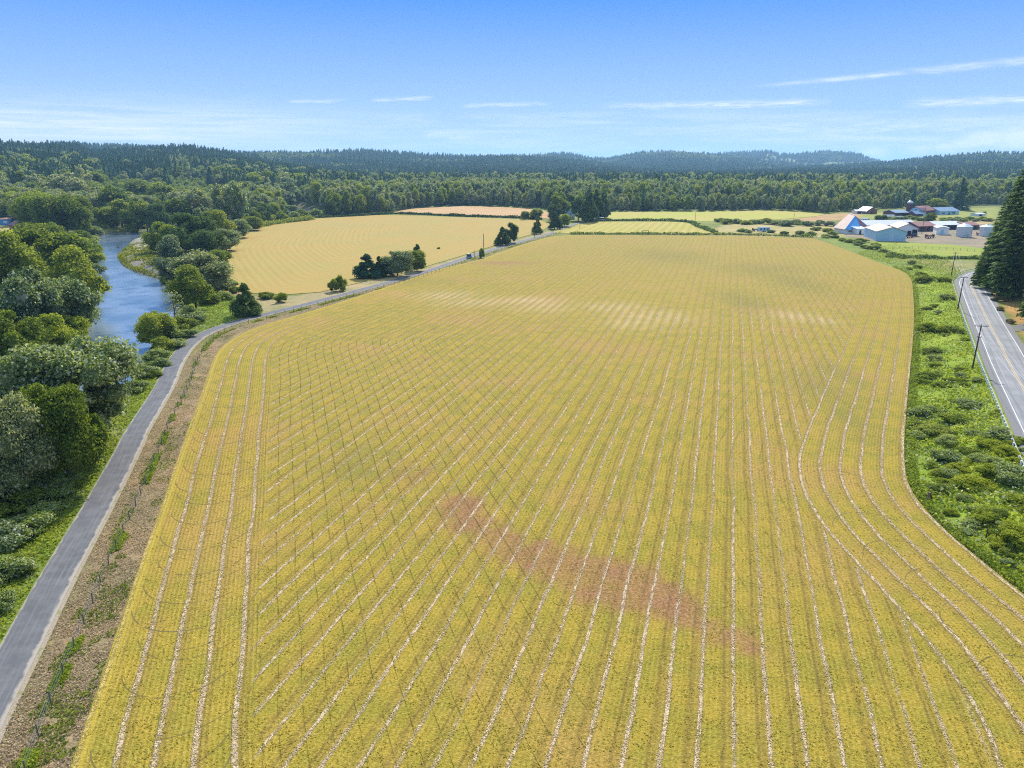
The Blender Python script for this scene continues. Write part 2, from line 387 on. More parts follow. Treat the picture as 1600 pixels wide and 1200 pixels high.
def ground_h(x, y, sheets=None, detail=True):
    x = np.asarray(x, float); y = np.asarray(y, float); P = np.stack([x, y], 1); n = len(x)
    h = np.zeros(n); near = np.hypot(x, y) < 900
    if near.any():
        Pn = P[near]; hn = np.zeros(len(Pn)); xs, ys = Pn[:, 0], Pn[:, 1]
        dF = sdist(Pn, FIELD); dp = line_dist(Pn, PATHC)[0]
        wild = sstep(1.0, 6.0, -dF)*sstep(2.8, 6.0, dp)
        for pl_ in FARSHEETS: wild = np.minimum(wild, sstep(8, 16, -sdist(Pn, pl_)))
        # highway bank, ditch and the wooded slope beyond
        d, q, i, t = line_dist(Pn, ROADC); T = ROADC[np.minimum(i+1, len(ROADC)-1)]-ROADC[i]
        side = np.sign(T[:, 0]*(Pn[:, 1]-q[:, 1])-T[:, 1]*(Pn[:, 0]-q[:, 0]))   # +: left of travel from far to near = hillside
        reach = sstep(120, 60, d)
        bank = np.where(d < 6.6, ROADZ-0.09, (ROADZ-0.09)*(1-sstep(6.6, 17, d)))
        hillside = np.where(d < 7.5, ROADZ-0.09, ROADZ-0.09+(d-7.5)*0.20*sstep(7.5, 16, d))
        hillside = np.minimum(hillside, 14)
        ditchy = sstep(34, 14, d)*sstep(8, 14, d)*(-0.5)
        onhill = (side > 0)
        rd = np.where(onhill, hillside, bank+ditchy*(d < 40))
        rd = np.where((~onhill) & (ys > 252), bank*sstep(20, 8, d), rd)
        hn += rd*np.where(onhill, 1.0, 1.0)*(np.where(onhill, sstep(400, 260, ys), 1))
        # rough ground
        rough = wild*sstep(7.5, 11, d)*sstep(700, 250, np.hypot(xs, ys))
        mound = (fbm(xs/3.2, ys/3.2, 3)-0.42)*1.9*rough*np.where(xs > 40, 1.0, 0.4)
        hn += mound
        # river channel
        s = np.maximum(sdist(Pn, RIVER), sdist(Pn, RIVER2))
        sl = 0.16+0.5*vnoise(xs/14, ys/14, 8)
        riv = np.clip(-2.0+(-s)*sl, -3.6, 0)
        hn = np.where(s > -14, np.minimum(hn, riv+(hn*0.35*(riv > -1.9))), hn)
        hn = hn*np.where(s > -14, 1, 1)
        flat = -0.08*(1-wild); hn = np.where(wild > 0.98, hn, np.minimum(hn, hn*wild+flat)) if True else hn
        h[near] = hn
    far = np.hypot(x, y) > 600
    if far.any(): h[far] += hills(x[far], y[far])
    return h
def gz(x, y): return float(ground_h(np.array([x]), np.array([y]))[0])

# ------------------------------------------------------------------ ground sheet
GRASS, DARKG, LUSH = (0.17, 0.19, 0.045), (0.045, 0.07, 0.02), (0.22, 0.30, 0.02)
ZONES = [  # (colour, image outline, feather m, mix weight)
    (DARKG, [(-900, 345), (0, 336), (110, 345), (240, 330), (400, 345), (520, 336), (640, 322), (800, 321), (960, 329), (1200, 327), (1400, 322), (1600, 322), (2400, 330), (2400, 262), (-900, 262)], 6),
    ((0.40, 0.27, 0.10), [(-120, 330), (25, 326), (40, 340), (30, 352), (-120, 356)], 3),
    ((0.33, 0.27, 0.12), [(-200, 352), (40, 348), (48, 372), (-200, 380)], 3),
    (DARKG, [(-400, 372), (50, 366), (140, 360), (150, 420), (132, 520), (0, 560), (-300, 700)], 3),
    ((0.20, 0.36, 0.03), [(137, 349), (160, 344), (178, 346), (176, 353), (140, 360)], 1),
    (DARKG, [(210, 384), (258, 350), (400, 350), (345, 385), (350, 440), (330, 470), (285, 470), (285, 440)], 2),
    ((0.30, 0.27, 0.24), [(201, 384), (204, 374), (226, 369), (240, 366), (238, 384), (215, 396)], 1),
    ((0.22, 0.20, 0.185), [(186, 400), (212, 398), (252, 408), (270, 434), (240, 434), (205, 424)], 1),
    ((0.40, 0.28, 0.19), [(120, 375), (165, 359), (180, 362), (150, 370), (142, 380)], 1),
    ((0.16, 0.26, 0.03), [(285, 500), (310, 470), (345, 462), (392, 468), (404, 492), (350, 506), (312, 516), (280, 530)], 2),
    ((0.30, 0.22, 0.13), [(350, 440), (374, 448), (400, 463), (404, 472), (365, 463), (345, 455)], 1.5),
    ((0.32, 0.26, 0.14), [(404, 490), (404, 466), (470, 461), (640, 425), (745, 394), (800, 377), (860, 360), (860, 366), (746, 400), (640, 434), (480, 474)], 1.5),
    ((0.13, 0.19, 0.03), [(-300, 1300), (-300, 850), (0, 770), (150, 740), (200, 640), (235, 540), (290, 490), (345, 508), (300, 535), (260, 590), (200, 690), (80, 905), (-60, 1200)], 2),
    ((0.25, 0.185, 0.11), [(-80, 1400), (20, 1110), (150, 850), (290, 560), (345, 516), (480, 480), (750, 403), (860, 368), (860, 372), (750, 409), (480, 492), (350, 545), (290, 700), (110, 1210), (50, 1400)], 0.6),
    ((0.17, 0.22, 0.04), [(1280, 372), (1330, 366), (1400, 376), (1540, 378), (1540, 430), (1500, 440), (1490, 470), (1560, 600), (1660, 760), (2000, 1300), (1600, 929), (1416, 760), (1414, 650), (1428, 500), (1420, 430), (1340, 397)], 1.5),
    ((0.21, 0.29, 0.025), [(1430, 410), (1480, 440), (1500, 480), (1545, 590), (1600, 680), (1640, 900), (1560, 860), (1440, 770), (1425, 700), (1432, 560), (1436, 480)], 3),
    ((0.24, 0.23, 0.09), [(1400, 405), (1542, 408), (1542, 426), (1500, 432), (1450, 416)], 1.5),
    ((0.26, 0.21, 0.16), [(1300, 368), (1345, 352), (1540, 348), (1545, 388), (1420, 378), (1365, 377), (1330, 372)], 1.5),
    ((0.36, 0.30, 0.13), [(1100, 368), (1130, 352), (1210, 346), (1300, 350), (1330, 362), (1320, 370), (1280, 371)], 3),
    ((0.25, 0.27, 0.07), [(950, 331), (1200, 328), (1350, 333), (1560, 324), (1560, 345), (1310, 342), (1200, 350), (1075, 347), (955, 345)], 4),
    ((0.40, 0.25, 0.13), [(1240, 341), (1275, 336), (1345, 332), (1345, 340), (1290, 346), (1235, 346)], 3),
    ((0.38, 0.28, 0.15), [(1490, 346), (1420, 346), (1420, 351), (1545, 350), (1560, 345)], 2),
    ((0.42, 0.23, 0.08), [(1542, 432), (1560, 436), (1572, 460), (1600, 500), (1640, 560), (1720, 700), (1640, 620), (1588, 512), (1545, 455)], 2),
]
def build_ground():
    ad = np.concatenate([np.linspace(-180, -50, 40, endpoint=False), np.linspace(-50, 50, 560), np.linspace(50, 180, 41)[1:-1]])
    a = np.radians(ad); r = np.concatenate([[4, 10], np.exp(np.linspace(math.log(18), math.log(14000), 640))])
    A, Rr = np.meshgrid(a, r); X, Y = (Rr*np.sin(A)).ravel(), (Rr*np.cos(A)).ravel()
    Z = ground_h(X, Y)
    P = np.stack([X, Y], 1)
    col = np.tile(np.array(GRASS), (len(P), 1))
    rr = np.hypot(X, Y); wobx = (fbm(X/9, Y/9, 21)-.5)*5; 
    for c, pts, fe in ZONES:
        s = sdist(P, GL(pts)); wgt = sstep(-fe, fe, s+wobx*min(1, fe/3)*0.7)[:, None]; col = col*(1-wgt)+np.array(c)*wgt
    # river bed and banks
    s = np.maximum(sdist(P, RIVER), sdist(P, RIVER2)); wgt = sstep(-0.8, 0.5, s)[:, None]; col = col*(1-wgt)+np.array((0.11, 0.09, 0.06))*wgt
    # hills: woodland floor, with the felled slopes pale
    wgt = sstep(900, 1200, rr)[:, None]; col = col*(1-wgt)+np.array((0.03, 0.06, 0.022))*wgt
    col = np.where(clearcut(X, Y)[:, None], np.where((rr < 1440)[:, None], np.array((0.27, 0.30, 0.06)), np.array((0.17, 0.20, 0.085))), col)
    na, nr = len(a), len(r)
    i, j = np.meshgrid(np.arange(nr-1), np.arange(na), indexing='ij'); j2 = (j+1) % na
    Fq = np.stack([i*na+j, i*na+j2, (i+1)*na+j2, (i+1)*na+j], 2)
    V = np.stack([X, Y, Z], 1)
    ih = int(np.searchsorted(r, 900))
    m = ground_mat()
    f = Fq[:ih].reshape(-1, 4)[:, ::-1]
    cap = np.array([[0, 0, 0.0]])
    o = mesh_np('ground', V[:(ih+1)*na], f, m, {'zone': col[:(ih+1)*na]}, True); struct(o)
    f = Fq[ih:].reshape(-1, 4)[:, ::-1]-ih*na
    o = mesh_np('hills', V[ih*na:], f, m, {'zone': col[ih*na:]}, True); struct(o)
def clearcut(x, y):
    a = np.arctan2(x, y); r = np.hypot(x, y); px = 800+1133*np.tan(np.clip(a, -1.2, 1.2))
    c = (np.abs(a) < 1) & (r > 4100) & (r < 5300) & (px > 1110) & (px < 1345) & (fbm(x/190, y/190, 31) > 0.45) & (((px < 1213)) | (r < 4900))
    c2 = (r > 2150) & (r < 3200) & (px > 1330) & (px < 1440) & (fbm(x/200, y/200, 33) > 0.5)
    c4 = (r > 1120) & (r < 1430) & (px > 150) & (px < 345) & (fbm(x/60, y/60, 37) > 0.36)
    c5 = (r > 1380) & (r < 1520) & (px > 60) & (px < 420) & (fbm(x/80, y/80, 39) > 0.56)
    c3 = (r > 2300) & (r < 2850) & (px > 540) & (px < 760) & (fbm(x/160, y/160, 35) > 0.6)
    return c | c2 | c3 | c4 | c5
def ground_mat():
    m, n = mat_new('ground_soil_and_grass'); t = n.add('ShaderNodeTexCoord').outputs['Object']
    z = n.attr('zone').outputs['Color']
    a = n.noise(t, 0.09, 4, 0.6); b = n.noise(t, 0.9, 5, 0.65); c = n.noise(t, 5.0, 3, 0.6)
    col = n.mix(n.ramp(a, 0.35, 0.65), n.mix(1, z, (0.8, 0.9, 0.8), 'MULTIPLY'), n.mix(1, z, (1.2, 1.1, 1.0), 'MULTIPLY'))
    col = n.mix(n.ramp(b, 0.48, 0.7, 0, 0.6), col, n.mix(0.5, col, (0.38, 0.30, 0.15)))
    col = n.mix(n.ramp(b, 0.46, 0.3, 0, 0.6), col, n.mix(0.6, col, (0.04, 0.07, 0.015)))
    col = n.mix(n.ramp(c, 0.3, 0.7, 0.0, 1.0), n.mix(1, col, (0.72, 0.72, 0.72), 'MULTIPLY'), n.mix(1, col, (1.22, 1.2, 1.16), 'MULTIPLY'))
    h = n.math('ADD', b, n.math('MULTIPLY', c, 0.35))
    return finish(m, n, principled(n, col, 0.95, 0.1, bump(n, h, 0.35, 0.8)))
build_ground()

# ------------------------------------------------------------------ mown fields
MAIN_AZ = R(16.9)
def sheet(name, poly_, cell, z, mat, attrs_fn, bowl=None):
    lo, hi = poly_.min(0)-cell, poly_.max(0)+cell
    nx, ny = int((hi[0]-lo[0])/cell)+1, int((hi[1]-lo[1])/cell)+1
    X, Y = np.meshgrid(lo[0]+np.arange(nx)*cell, lo[1]+np.arange(ny)*cell); P = np.stack([X.ravel(), Y.ravel()], 1)
    ins = inside(P, poly_)
    i, j = np.meshgrid(np.arange(ny-1), np.arange(nx-1), indexing='ij')
    Fq = np.stack([i*nx+j, i*nx+j+1, (i+1)*nx+j+1, (i+1)*nx+j], 2).reshape(-1, 4)
    Fq = Fq[ins[Fq].any(1)]
    used = np.unique(Fq); outv = used[~ins[used]]
    d, q, _, _ = seg_dist(P[outv], poly_, np.roll(poly_, -1, 0)); P[outv] = q
    remap = np.zeros(len(P), int); remap[used] = np.arange(len(used)); P = P[used]; Fq = remap[Fq]
    V = np.column_stack([P, np.full(len(P), z)])
    return struct(mesh_np(name, V, Fq, mat, attrs_fn(P), True))
def blob(P, px, py, rx, ry, rot=0):
    """soft patch centred on the ground seen at px,py; radii in metres (across, along the view)"""
    c = np.array(G(px, py)); d = P-c; cs, sn = math.cos(rot), math.sin(rot)
    u = (d[:, 0]*cs+d[:, 1]*sn)/rx; v = (-d[:, 0]*sn+d[:, 1]*cs)/ry
    return np.exp(-(u*u+v*v))
def wobble(x, y):
    return (fbm(x/6.0, y/9.0, 91, 3)-0.44)*0.55
def main_attrs(P):
    x, y = P.T
    dl = line_dist(P, SL)[0]; dr = line_dist(P, SR)[0]
    k = (dr < dl)
    d = np.minimum(dl, dr)
    u = x*math.cos(MAIN_AZ)-y*math.sin(MAIN_AZ)
    brown = sdist(P, smooth_line(GL([(690, 775), (730, 770), (760, 800), (800, 835), (862, 850), (930, 862), (1010, 880), (1060, 905), (1120, 965), (1190, 1010), (1195, 1030), (1130, 1010), (1050, 975), (965, 965), (900, 940), (860, 900), (790, 890), (740, 850), (700, 820)]), 1, True))
    wob = (fbm(x/2.2, y/2.2, 41)-.5)*5
    brown = sstep(-0.8, 0.8, brown+wob)*(0.35+1.1*fbm(x/1.8, y/1.8, 42))
    brown = np.maximum(brown, (blob(P, 655, 745, 1.4, 4.5, -.4)*0.7+blob(P, 715, 800, 3.5, 5, .3)*0.6+blob(P, 625, 735, 2, 4)*0.4)*(0.4+fbm(x/1.5, y/1.5, 43)))
    brown = np.maximum(brown, blob(P, 785, 411, 14, 6)*.75)
    for q in [(676, 516), (665, 561), (797, 601), (895, 566), (866, 510), (1160, 552), (1040, 480)]: brown = np.maximum(brown, blob(P, *q, 1.1, 2)*0.5)
    straw = 0.36+0.85*sstep(260, 90, y)+0*x
    for b in [(740, 470, 14, 14), (700, 460, 12, 12), (810, 480, 14, 10), (1000, 490, 14, 16), (960, 480, 14, 10), (1050, 500, 10, 16), (1200, 510, 8, 24), (1250, 500, 10, 20), (1290, 500, 6, 12), (1150, 520, 6, 20)]:
        straw = np.maximum(straw, blob(P, *b[:2], b[2], b[3])*1.1)
    straw *= 0.35+1.3*fbm(x/11, y/11, 44)
    pale = 0*x
    for b in [(690, 462, 11, 9), (740, 472, 12, 8), (820, 470, 14, 8), (850, 480, 10, 8), (1020, 495, 12, 10), (960, 480, 10, 8), (990, 505, 8, 8), (1240, 495, 8, 8), (1280, 500, 5, 6)]:
        pale = np.maximum(pale, blob(P, *b[:2], b[2], b[3])*(0.4+0.9*fbm(x/6, y/6, 47)))
    olive = 0*x
    for b in [(1290, 610, 6, 16), (1310, 585, 5, 10), (1240, 440, 10, 30), (1160, 470, 8, 20), (1050, 400, 20, 30), (560, 720, 5, 8), (1320, 650, 3, 14), (600, 440, 20, 10), (1190, 420, 20, 20)]:
        olive = np.maximum(olive, blob(P, *b[:2], b[2], b[3]))
    olive *= 0.5+0.6*fbm(x/5, y/5, 49)
    return {'d': np.where(k, dr, dl), 'rightside': k.astype(float), 'u': u, 'v': x*math.sin(MAIN_AZ)+y*math.cos(MAIN_AZ), 'brown': brown, 'straw': straw, 'pale': pale, 'olive': olive, 'dl': dl, 'dr': dr, 'wob': wobble(x, y)}
def main_field_mat():
    m, n = mat_new('mown_hay_field'); t = n.add('ShaderNodeTexCoord').outputs['Object']
    A = lambda k: n.attr(k).outputs['Fac']
    u, v, d, dl, dr = A('u'), A('v'), A('d'), A('dl'), A('dr')
    big = n.noise(t, 0.035, 4, 0.6); mid = n.noise(t, 0.25, 4, 0.6); fin = n.noise(t, 3.2, 4, 0.7); grain = n.noise(t, 9.0, 2, 0.6)
    yg, gr, tan = (0.36, 0.252, 0.032), (0.262, 0.215, 0.026), (0.38, 0.225, 0.06)
    c = n.mix(n.ramp(mid, 0.35, 0.65), yg, gr)
    c = n.mix(n.ramp(big, 0.48, 0.66, 0, 0.75), c, tan)
    c = n.mix(n.math('MULTIPLY', n.ramp(v, 170, 330), 0.55), c, (0.31, 0.225, 0.045))
    c = n.mix(n.math('MULTIPLY', A('olive'), 0.7), c, (0.17, 0.155, 0.035))
    # which coordinate the rows follow: the headland rings run with the edge, the rest with the main direction
    edge = n.math('MINIMUM', n.math('SUBTRACT', n.math('ADD', n.math('MULTIPLY', n.noise(t, 0.06, 2), 5.0), 9.5), dl),
                  n.math('SUBTRACT', 13.0, 0.0))
    inL = n.ramp(n.math('ADD', dl, n.math('MULTIPLY', n.noise(t, 0.12, 2), 3.0)), 13.8, 14.8, 1, 0)
    inR = n.ramp(dr, 14.3, 14.8, 1, 0)
    head = n.math('MAXIMUM', inL, inR)
    wob = A('wob')
    def line(coord, sp, off, half, soft, wb=True):
        q = n.math('ADD', coord, off)
        if wb: q = n.math('ADD', q, wob)
        f = n.math('FRACT', n.math('DIVIDE', q, sp)); f = n.math('ABSOLUTE', n.math('SUBTRACT', f, 0.5))
        return n.ramp(n.math('MULTIPLY', f, sp), half, half+soft, 1, 0)
    dash = n.noise(n.xyz(n.math('MULTIPLY', v, 0.9), n.math('MULTIPLY', u, 3.0)), 1.0, 4, 0.7)
    rowvar = n.noise(n.xyz(n.math('MULTIPLY', v, 0.03), n.math('MULTIPLY', u, 0.36)), 1.0, 3, 0.6)
    # broad bands: darker gap between the straw lines
    bandm = n.math('SINE', n.math('MULTIPLY', n.math('ADD', u, wob), 2*math.pi/2.62)); bandh = n.math('SINE', n.math('MULTIPLY', n.math('ADD', d, wob), 2*math.pi/2.75))
    bands = n.mix(head, n.xyz(bandm, 0, 0), n.xyz(bandh, 0, 0))
    bsep = n.add('ShaderNodeSeparateColor'); n.l.new(bands, bsep.inputs[0]); bd = bsep.outputs[0]
    c = n.mix(n.ramp(n.math('ADD', bd, n.math('MULTIPLY', n.math('SUBTRACT', rowvar, 0.5), 2.4)), 0.0, 1.0, 0, n.ramp(v, 90, 240, 0.46, 0.24)), c, (0.24, 0.155, 0.038))
    # fine stubble rows
    def rows(coord): return n.math('SINE', n.math('MULTIPLY', n.math('ADD', coord, n.math('MULTIPLY', n.math('SUBTRACT', fin, .5), 0.12)), 2*math.pi/0.42))
    st = n.math('ADD', n.math('MULTIPLY', rows(u), n.math('SUBTRACT', 1.0, head)), n.math('MULTIPLY', rows(d), head))
    speck = n.math('ADD', n.math('MULTIPLY', st, 0.10), n.math('ADD', n.math('MULTIPLY', n.math('SUBTRACT', fin, .5), 1.5), n.math('MULTIPLY', n.math('SUBTRACT', grain, .5), 1.6)))
    c = n.mix(n.ramp(speck, 0.0, 0.5, 0, 0.75), c, (0.47, 0.36, 0.10))
    c = n.mix(n.ramp(speck, -0.02, -0.5, 0, 0.7), c, (0.11, 0.095, 0.018))  # dark specks put the shade among the stubble rows into the colour
    # brown bare patch
    bro = n.math('MULTIPLY', A('brown'), n.ramp(n.math('ADD', fin, n.math('MULTIPLY', mid, 0.4)), 0.38, 0.8, 0.65, 1.0))
    c = n.mix(n.math('MULTIPLY', bro, 0.85, clamp=True), c, n.mix(n.ramp(fin, 0.35, 0.7), (0.20, 0.085, 0.04), (0.40, 0.21, 0.12)))
    # dark tyre lines that follow the edge, criss-crossing the rows
    crL = n.math('MULTIPLY', n.math('MULTIPLY', line(dl, 1.95, 0.3, 0.03, 0.10), n.ramp(dl, 95, 45)), n.ramp(dl, 9, 15))
    crR = n.math('MULTIPLY', n.math('MULTIPLY', line(dr, 2.1, 0.3, 0.04, 0.12), n.ramp(dr, 80, 35)), n.math('MULTIPLY', n.ramp(dr, 12, 18), 0.6))
    cr = n.math('MULTIPLY', n.math('MAXIMUM', n.math('MULTIPLY', crL, n.ramp(n.math('SUBTRACT', dr, dl), -5, 10)), n.math('MULTIPLY', crR, n.ramp(n.math('SUBTRACT', dr, dl), 5, -10))), n.ramp(n.noise(t, 0.35, 4, 0.7), 0.36, 0.58, 0.2, 1.0))
    c = n.mix(n.math('MULTIPLY', cr, n.ramp(v, 35, 95, 0.12, 0.62)), c, (0.10, 0.085, 0.02))
    # dark wheel lines beside the straw
    tr = n.math('MULTIPLY', n.math('ADD', n.math('MULTIPLY', line(u, 2.62, 0.85, 0.06, 0.14), n.math('SUBTRACT', 1.0, head)), n.math('MULTIPLY', line(d, 2.75, 0.85, 0.06, 0.14), head)), n.math('MULTIPLY', n.ramp(dash, 0.40, 0.58, 0.05, 0.5), n.ramp(v, 120, 260, 1.0, 0.4)))
    c = n.mix(tr, c, (0.12, 0.085, 0.022))
    # straw lines
    sm = n.math('MULTIPLY', line(u, 2.62, 0.0, 0.06, 0.20), n.math('SUBTRACT', 1.0, head))
    sh = n.math('MULTIPLY', line(d, 2.75, 1.1, 0.08, 0.22), n.math('MULTIPLY', head, n.ramp(v, 230, 130, 0.15, 0.9)))
    s = n.math('MAXIMUM', sm, n.math('MULTIPLY', sh, 1.15))
    amt = n.math('ADD', n.math('MULTIPLY', A('straw'), n.ramp(rowvar, 0.28, 0.64, 0.35, 1.9)), n.math('MULTIPLY', head, 0.35))
    clump = n.ramp(n.math('ADD', dash, n.math('MULTIPLY', n.math('SUBTRACT', grain, .5), 0.6)), 0.40, 0.60, 0.12, 1.0)
    s = n.math('MULTIPLY', n.math('MULTIPLY', s, amt), clump, clamp=True)
    c = n.mix(n.math('MULTIPLY', s, 0.9), c, n.mix(n.ramp(grain, 0.35, 0.7), (0.43, 0.31, 0.17), (0.68, 0.53, 0.36)))
    c = n.mix(n.math('MULTIPLY', n.math('MULTIPLY', A('pale'), n.ramp(bd, -1, 0.7, 1.0, 0.25)), 0.6, clamp=True), c, (0.54, 0.385, 0.22))
    # bright uncut lip on the rim, brown thin growth at the far side
    c = n.mix(n.math('MULTIPLY', n.ramp(dl, 1.2, 0.7), 0.7), c, n.mix(fin, (0.36, 0.27, 0.03), (0.52, 0.38, 0.06)))
    h = n.math('ADD', n.math('ADD', n.math('MULTIPLY', s, 0.6), n.math('MULTIPLY', st, 0.08)), n.math('ADD', n.math('MULTIPLY', fin, 0.8), n.math('MULTIPLY', grain, 0.4)))
    h = n.math('SUBTRACT', h, n.math('MULTIPLY', cr, 0.4))
    return finish(m, n, principled(n, c, 0.95, 0.1, bump(n, h, 0.2, 1.0)))
sheet('mown_field', FIELD, 1.25, 0.03, main_field_mat(), main_attrs)

def plain_field_mat(name, base, alt, dark, az, sp, strength=0.5, wavy=False):
    m, n = mat_new(name); t = n.add('ShaderNodeTexCoord').outputs['Object']; s = n.add('ShaderNodeSeparateXYZ'); n.l.new(t, s.inputs[0])
    u = n.math('SUBTRACT', n.math('MULTIPLY', s.outputs[0], math.cos(az)), n.math('MULTIPLY', s.outputs[1], math.sin(az)))
    v = n.math('ADD', n.math('MULTIPLY', s.outputs[0], math.sin(az)), n.math('MULTIPLY', s.outputs[1], math.cos(az)))
    if wavy: u = n.attr('d').outputs['Fac']
    big = n.noise(t, 0.022, 4, 0.6); mid = n.noise(n.xyz(n.math('MULTIPLY', v, 0.02), n.math('MULTIPLY', u, 0.3)), 1, 4, 0.65); fin = n.noise(t, 1.6, 4, 0.7)
    c = n.mix(n.ramp(big, 0.35, 0.65), base, alt)
    c = n.mix(n.ramp(mid, 0.45, 0.75, 0, strength), c, dark)
    ln = n.math('SINE', n.math('MULTIPLY', n.math('ADD', u, n.math('MULTIPLY', mid, 1.5)), 2*math.pi/sp))
    c = n.mix(n.ramp(ln, 0.2, 1.0, 0, strength*0.6), c, n.mix(0.5, base, (0.66, 0.5, 0.3)))
    c = n.mix(n.ramp(ln, -0.3, -1.0, 0, strength*0.6), c, dark)
    c = n.mix(n.ramp(fin, 0.3, 0.7, 0.25, 0), c, tuple(0.5*k for k in dark))
    return finish(m, n, principled(n, c, 0.95, 0.1, bump(n, fin, 0.15, 0.6)))
def edge_attr(pl):
    return lambda P: {'d': seg_dist(P, pl, np.roll(pl, -1, 0))[0]}
sheet('hay_field', LF, 4, 0.06, plain_field_mat('hay_field', (0.40, 0.275, 0.08), (0.36, 0.28, 0.08), (0.28, 0.18, 0.035), 0, 3.2, 0.2, True), edge_attr(LF))
sheet('stubble_field', TF, 8, 0.06, plain_field_mat('stubble_field', (0.50, 0.32, 0.16), (0.46, 0.28, 0.12), (0.34, 0.2, 0.09), 0.3, 9, 0.3), edge_attr(TF))
sheet('paddock_field', SF, 5, 0.06, plain_field_mat('paddock_field', (0.38, 0.33, 0.06), (0.42, 0.33, 0.09), (0.27, 0.24, 0.04), R(16.9), 5.5, 0.5), edge_attr(SF))
sheet('pasture', PF, 8, 0.06, plain_field_mat('pasture', (0.36, 0.36, 0.06), (0.42, 0.34, 0.09), (0.28, 0.29, 0.05), R(70), 9, 0.35), edge_attr(PF))
sheet('green_pasture', GF, 3, 0.06, plain_field_mat('green_pasture', (0.22, 0.30, 0.03), (0.30, 0.30, 0.05), (0.2, 0.22, 0.03), R(80), 6, 0.4), edge_attr(GF))

# ------------------------------------------------------------------ trail and highway
def ribbon(L, l, r, z, cols=1):
    T = np.gradient(L, axis=0); T /= np.linalg.norm(T, axis=1)[:, None]; Nn = np.stack([T[:, 1], -T[:, 0]], 1)   # to the right of travel
    s = np.concatenate([[0], np.cumsum(np.linalg.norm(np.diff(L, axis=0), axis=1))])
    V, U = [], []
    for k in range(cols+1):
        o = l+(r-l)*k/cols; V.append(np.column_stack([L+Nn*o, np.full(len(L), z)])); U.append(np.column_stack([np.full(len(L), o), s]))
    V = np.concatenate(V); U = np.concatenate(U); n = len(L)
    i, k = np.meshgrid(np.arange(n-1), np.arange(cols)); Fq = np.stack([k*n+i, (k+1)*n+i, (k+1)*n+i+1, k*n+i+1], 2).reshape(-1, 4)
    return V, Fq, U
def ribbon_obj(name, L, l, r, z, mat, cols=1):
    V, Fq, U = ribbon(L, l, r, z, cols)
    return struct(mesh_np(name, V, Fq, mat, {'across': U[:, 0], 'along': U[:, 1]}))
def asphalt_trail():
    m, n = mat_new('trail_asphalt'); t = n.add('ShaderNodeTexCoord').outputs['Object']; ac = n.attr('across').outputs['Fac']; al = n.attr('along').outputs['Fac']
    a = n.noise(t, 0.5, 4, 0.6); g = n.noise(t, 14, 2); st = n.noise(n.xyz(n.math('MULTIPLY', ac, 3.5), n.math('MULTIPLY', al, 0.08)), 1, 4, 0.6)
    c = n.mix(n.ramp(a, 0.3, 0.7), (0.095, 0.095, 0.10), (0.145, 0.143, 0.145))
    c = n.mix(n.ramp(st, 0.45, 0.7, 0, 0.5), c, (0.22, 0.21, 0.20)); c = n.mix(n.ramp(g, 0.3, 0.7, 0.2, 0), c, (0.07, 0.07, 0.08))
    e = n.math('ADD', ac, n.math('MULTIPLY', n.math('SUBTRACT', a, 0.5), 1.1))
    c = n.mix(n.ramp(e, 1.42, 1.7, 0, 0.9), c, n.mix(g, (0.28, 0.24, 0.19), (0.40, 0.35, 0.28)))
    c = n.mix(n.ramp(e, -1.5, -1.7, 0, 0.8), c, (0.32, 0.28, 0.20))
    return finish(m, n, principled(n, c, 0.85, 0.25, bump(n, g, 0.02, 0.5)))
def gravel_mat(name='gravel_shoulder', a=(0.30, 0.25, 0.19), b=(0.50, 0.43, 0.34)):
    m, n = mat_new(name); t = n.add('ShaderNodeTexCoord').outputs['Object']
    g = n.noise(t, 6, 4, 0.7); q = n.noise(t, 0.8, 4)
    c = n.mix(n.ramp(g, 0.3, 0.7), a, b); c = n.mix(n.ramp(q, 0.52, 0.66, 0, 0.8), c, (0.19, 0.2, 0.06))
    return finish(m, n, principled(n, c, 0.95, 0.1, bump(n, g, 0.05)))
def highway_mat():
    m, n = mat_new('highway_asphalt'); t = n.add('ShaderNodeTexCoord').outputs['Object']; ac = n.attr('across').outputs['Fac']; al = n.attr('along').outputs['Fac']
    g = n.noise(t, 10, 3); a = n.noise(t, 0.2, 4)
    st = n.noise(n.xyz(n.math('MULTIPLY', ac, 1.6), n.math('MULTIPLY', al, 0.015)), 1, 4, 0.6)
    c = n.mix(n.ramp(a, 0.3, 0.7), (0.18, 0.18, 0.185), (0.25, 0.247, 0.247))
    q = n.math('ABSOLUTE', n.math('SUBTRACT', n.math('ABSOLUTE', ac), 1.65)); q = n.math('ABSOLUTE', n.math('SUBTRACT', q, 0.8))
    c = n.mix(n.math('MULTIPLY', n.ramp(q, 0.42, 0.0), n.ramp(st, 0.3, 0.6, 0.3, 0.8)), c, (0.14, 0.145, 0.155))
    c = n.mix(n.ramp(st, 0.5, 0.7, 0, 0.45), c, (0.40, 0.40, 0.41))
    sh = n.ramp(n.math('ABSOLUTE', ac), 3.5, 3.7); c = n.mix(sh, c, n.mix(g, (0.11, 0.11, 0.115), (0.2, 0.19, 0.185)))
    return finish(m, n, principled(n, c, 0.8, 0.3, bump(n, g, 0.02, 0.4)))
def paint_mat(name, col, worn):
    m, n = mat_new(name); t = n.add('ShaderNodeTexCoord').outputs['Object']; g = n.noise(t, 3, 5, 0.7)
    return finish(m, n, principled(n, n.mix(n.ramp(g, 0.5, 0.7, 0, worn), col, (0.25, 0.25, 0.26)), 0.7, 0.3))
ribbon_obj('gravel_shoulder', PATHC, 1.3, 2.25, 0.012, gravel_mat('gravel_shoulder', (0.24, 0.19, 0.13), (0.38, 0.31, 0.23)), 1)
ribbon_obj('trail', PATHC, -1.75, 1.85, 0.05, asphalt_trail(), 6)
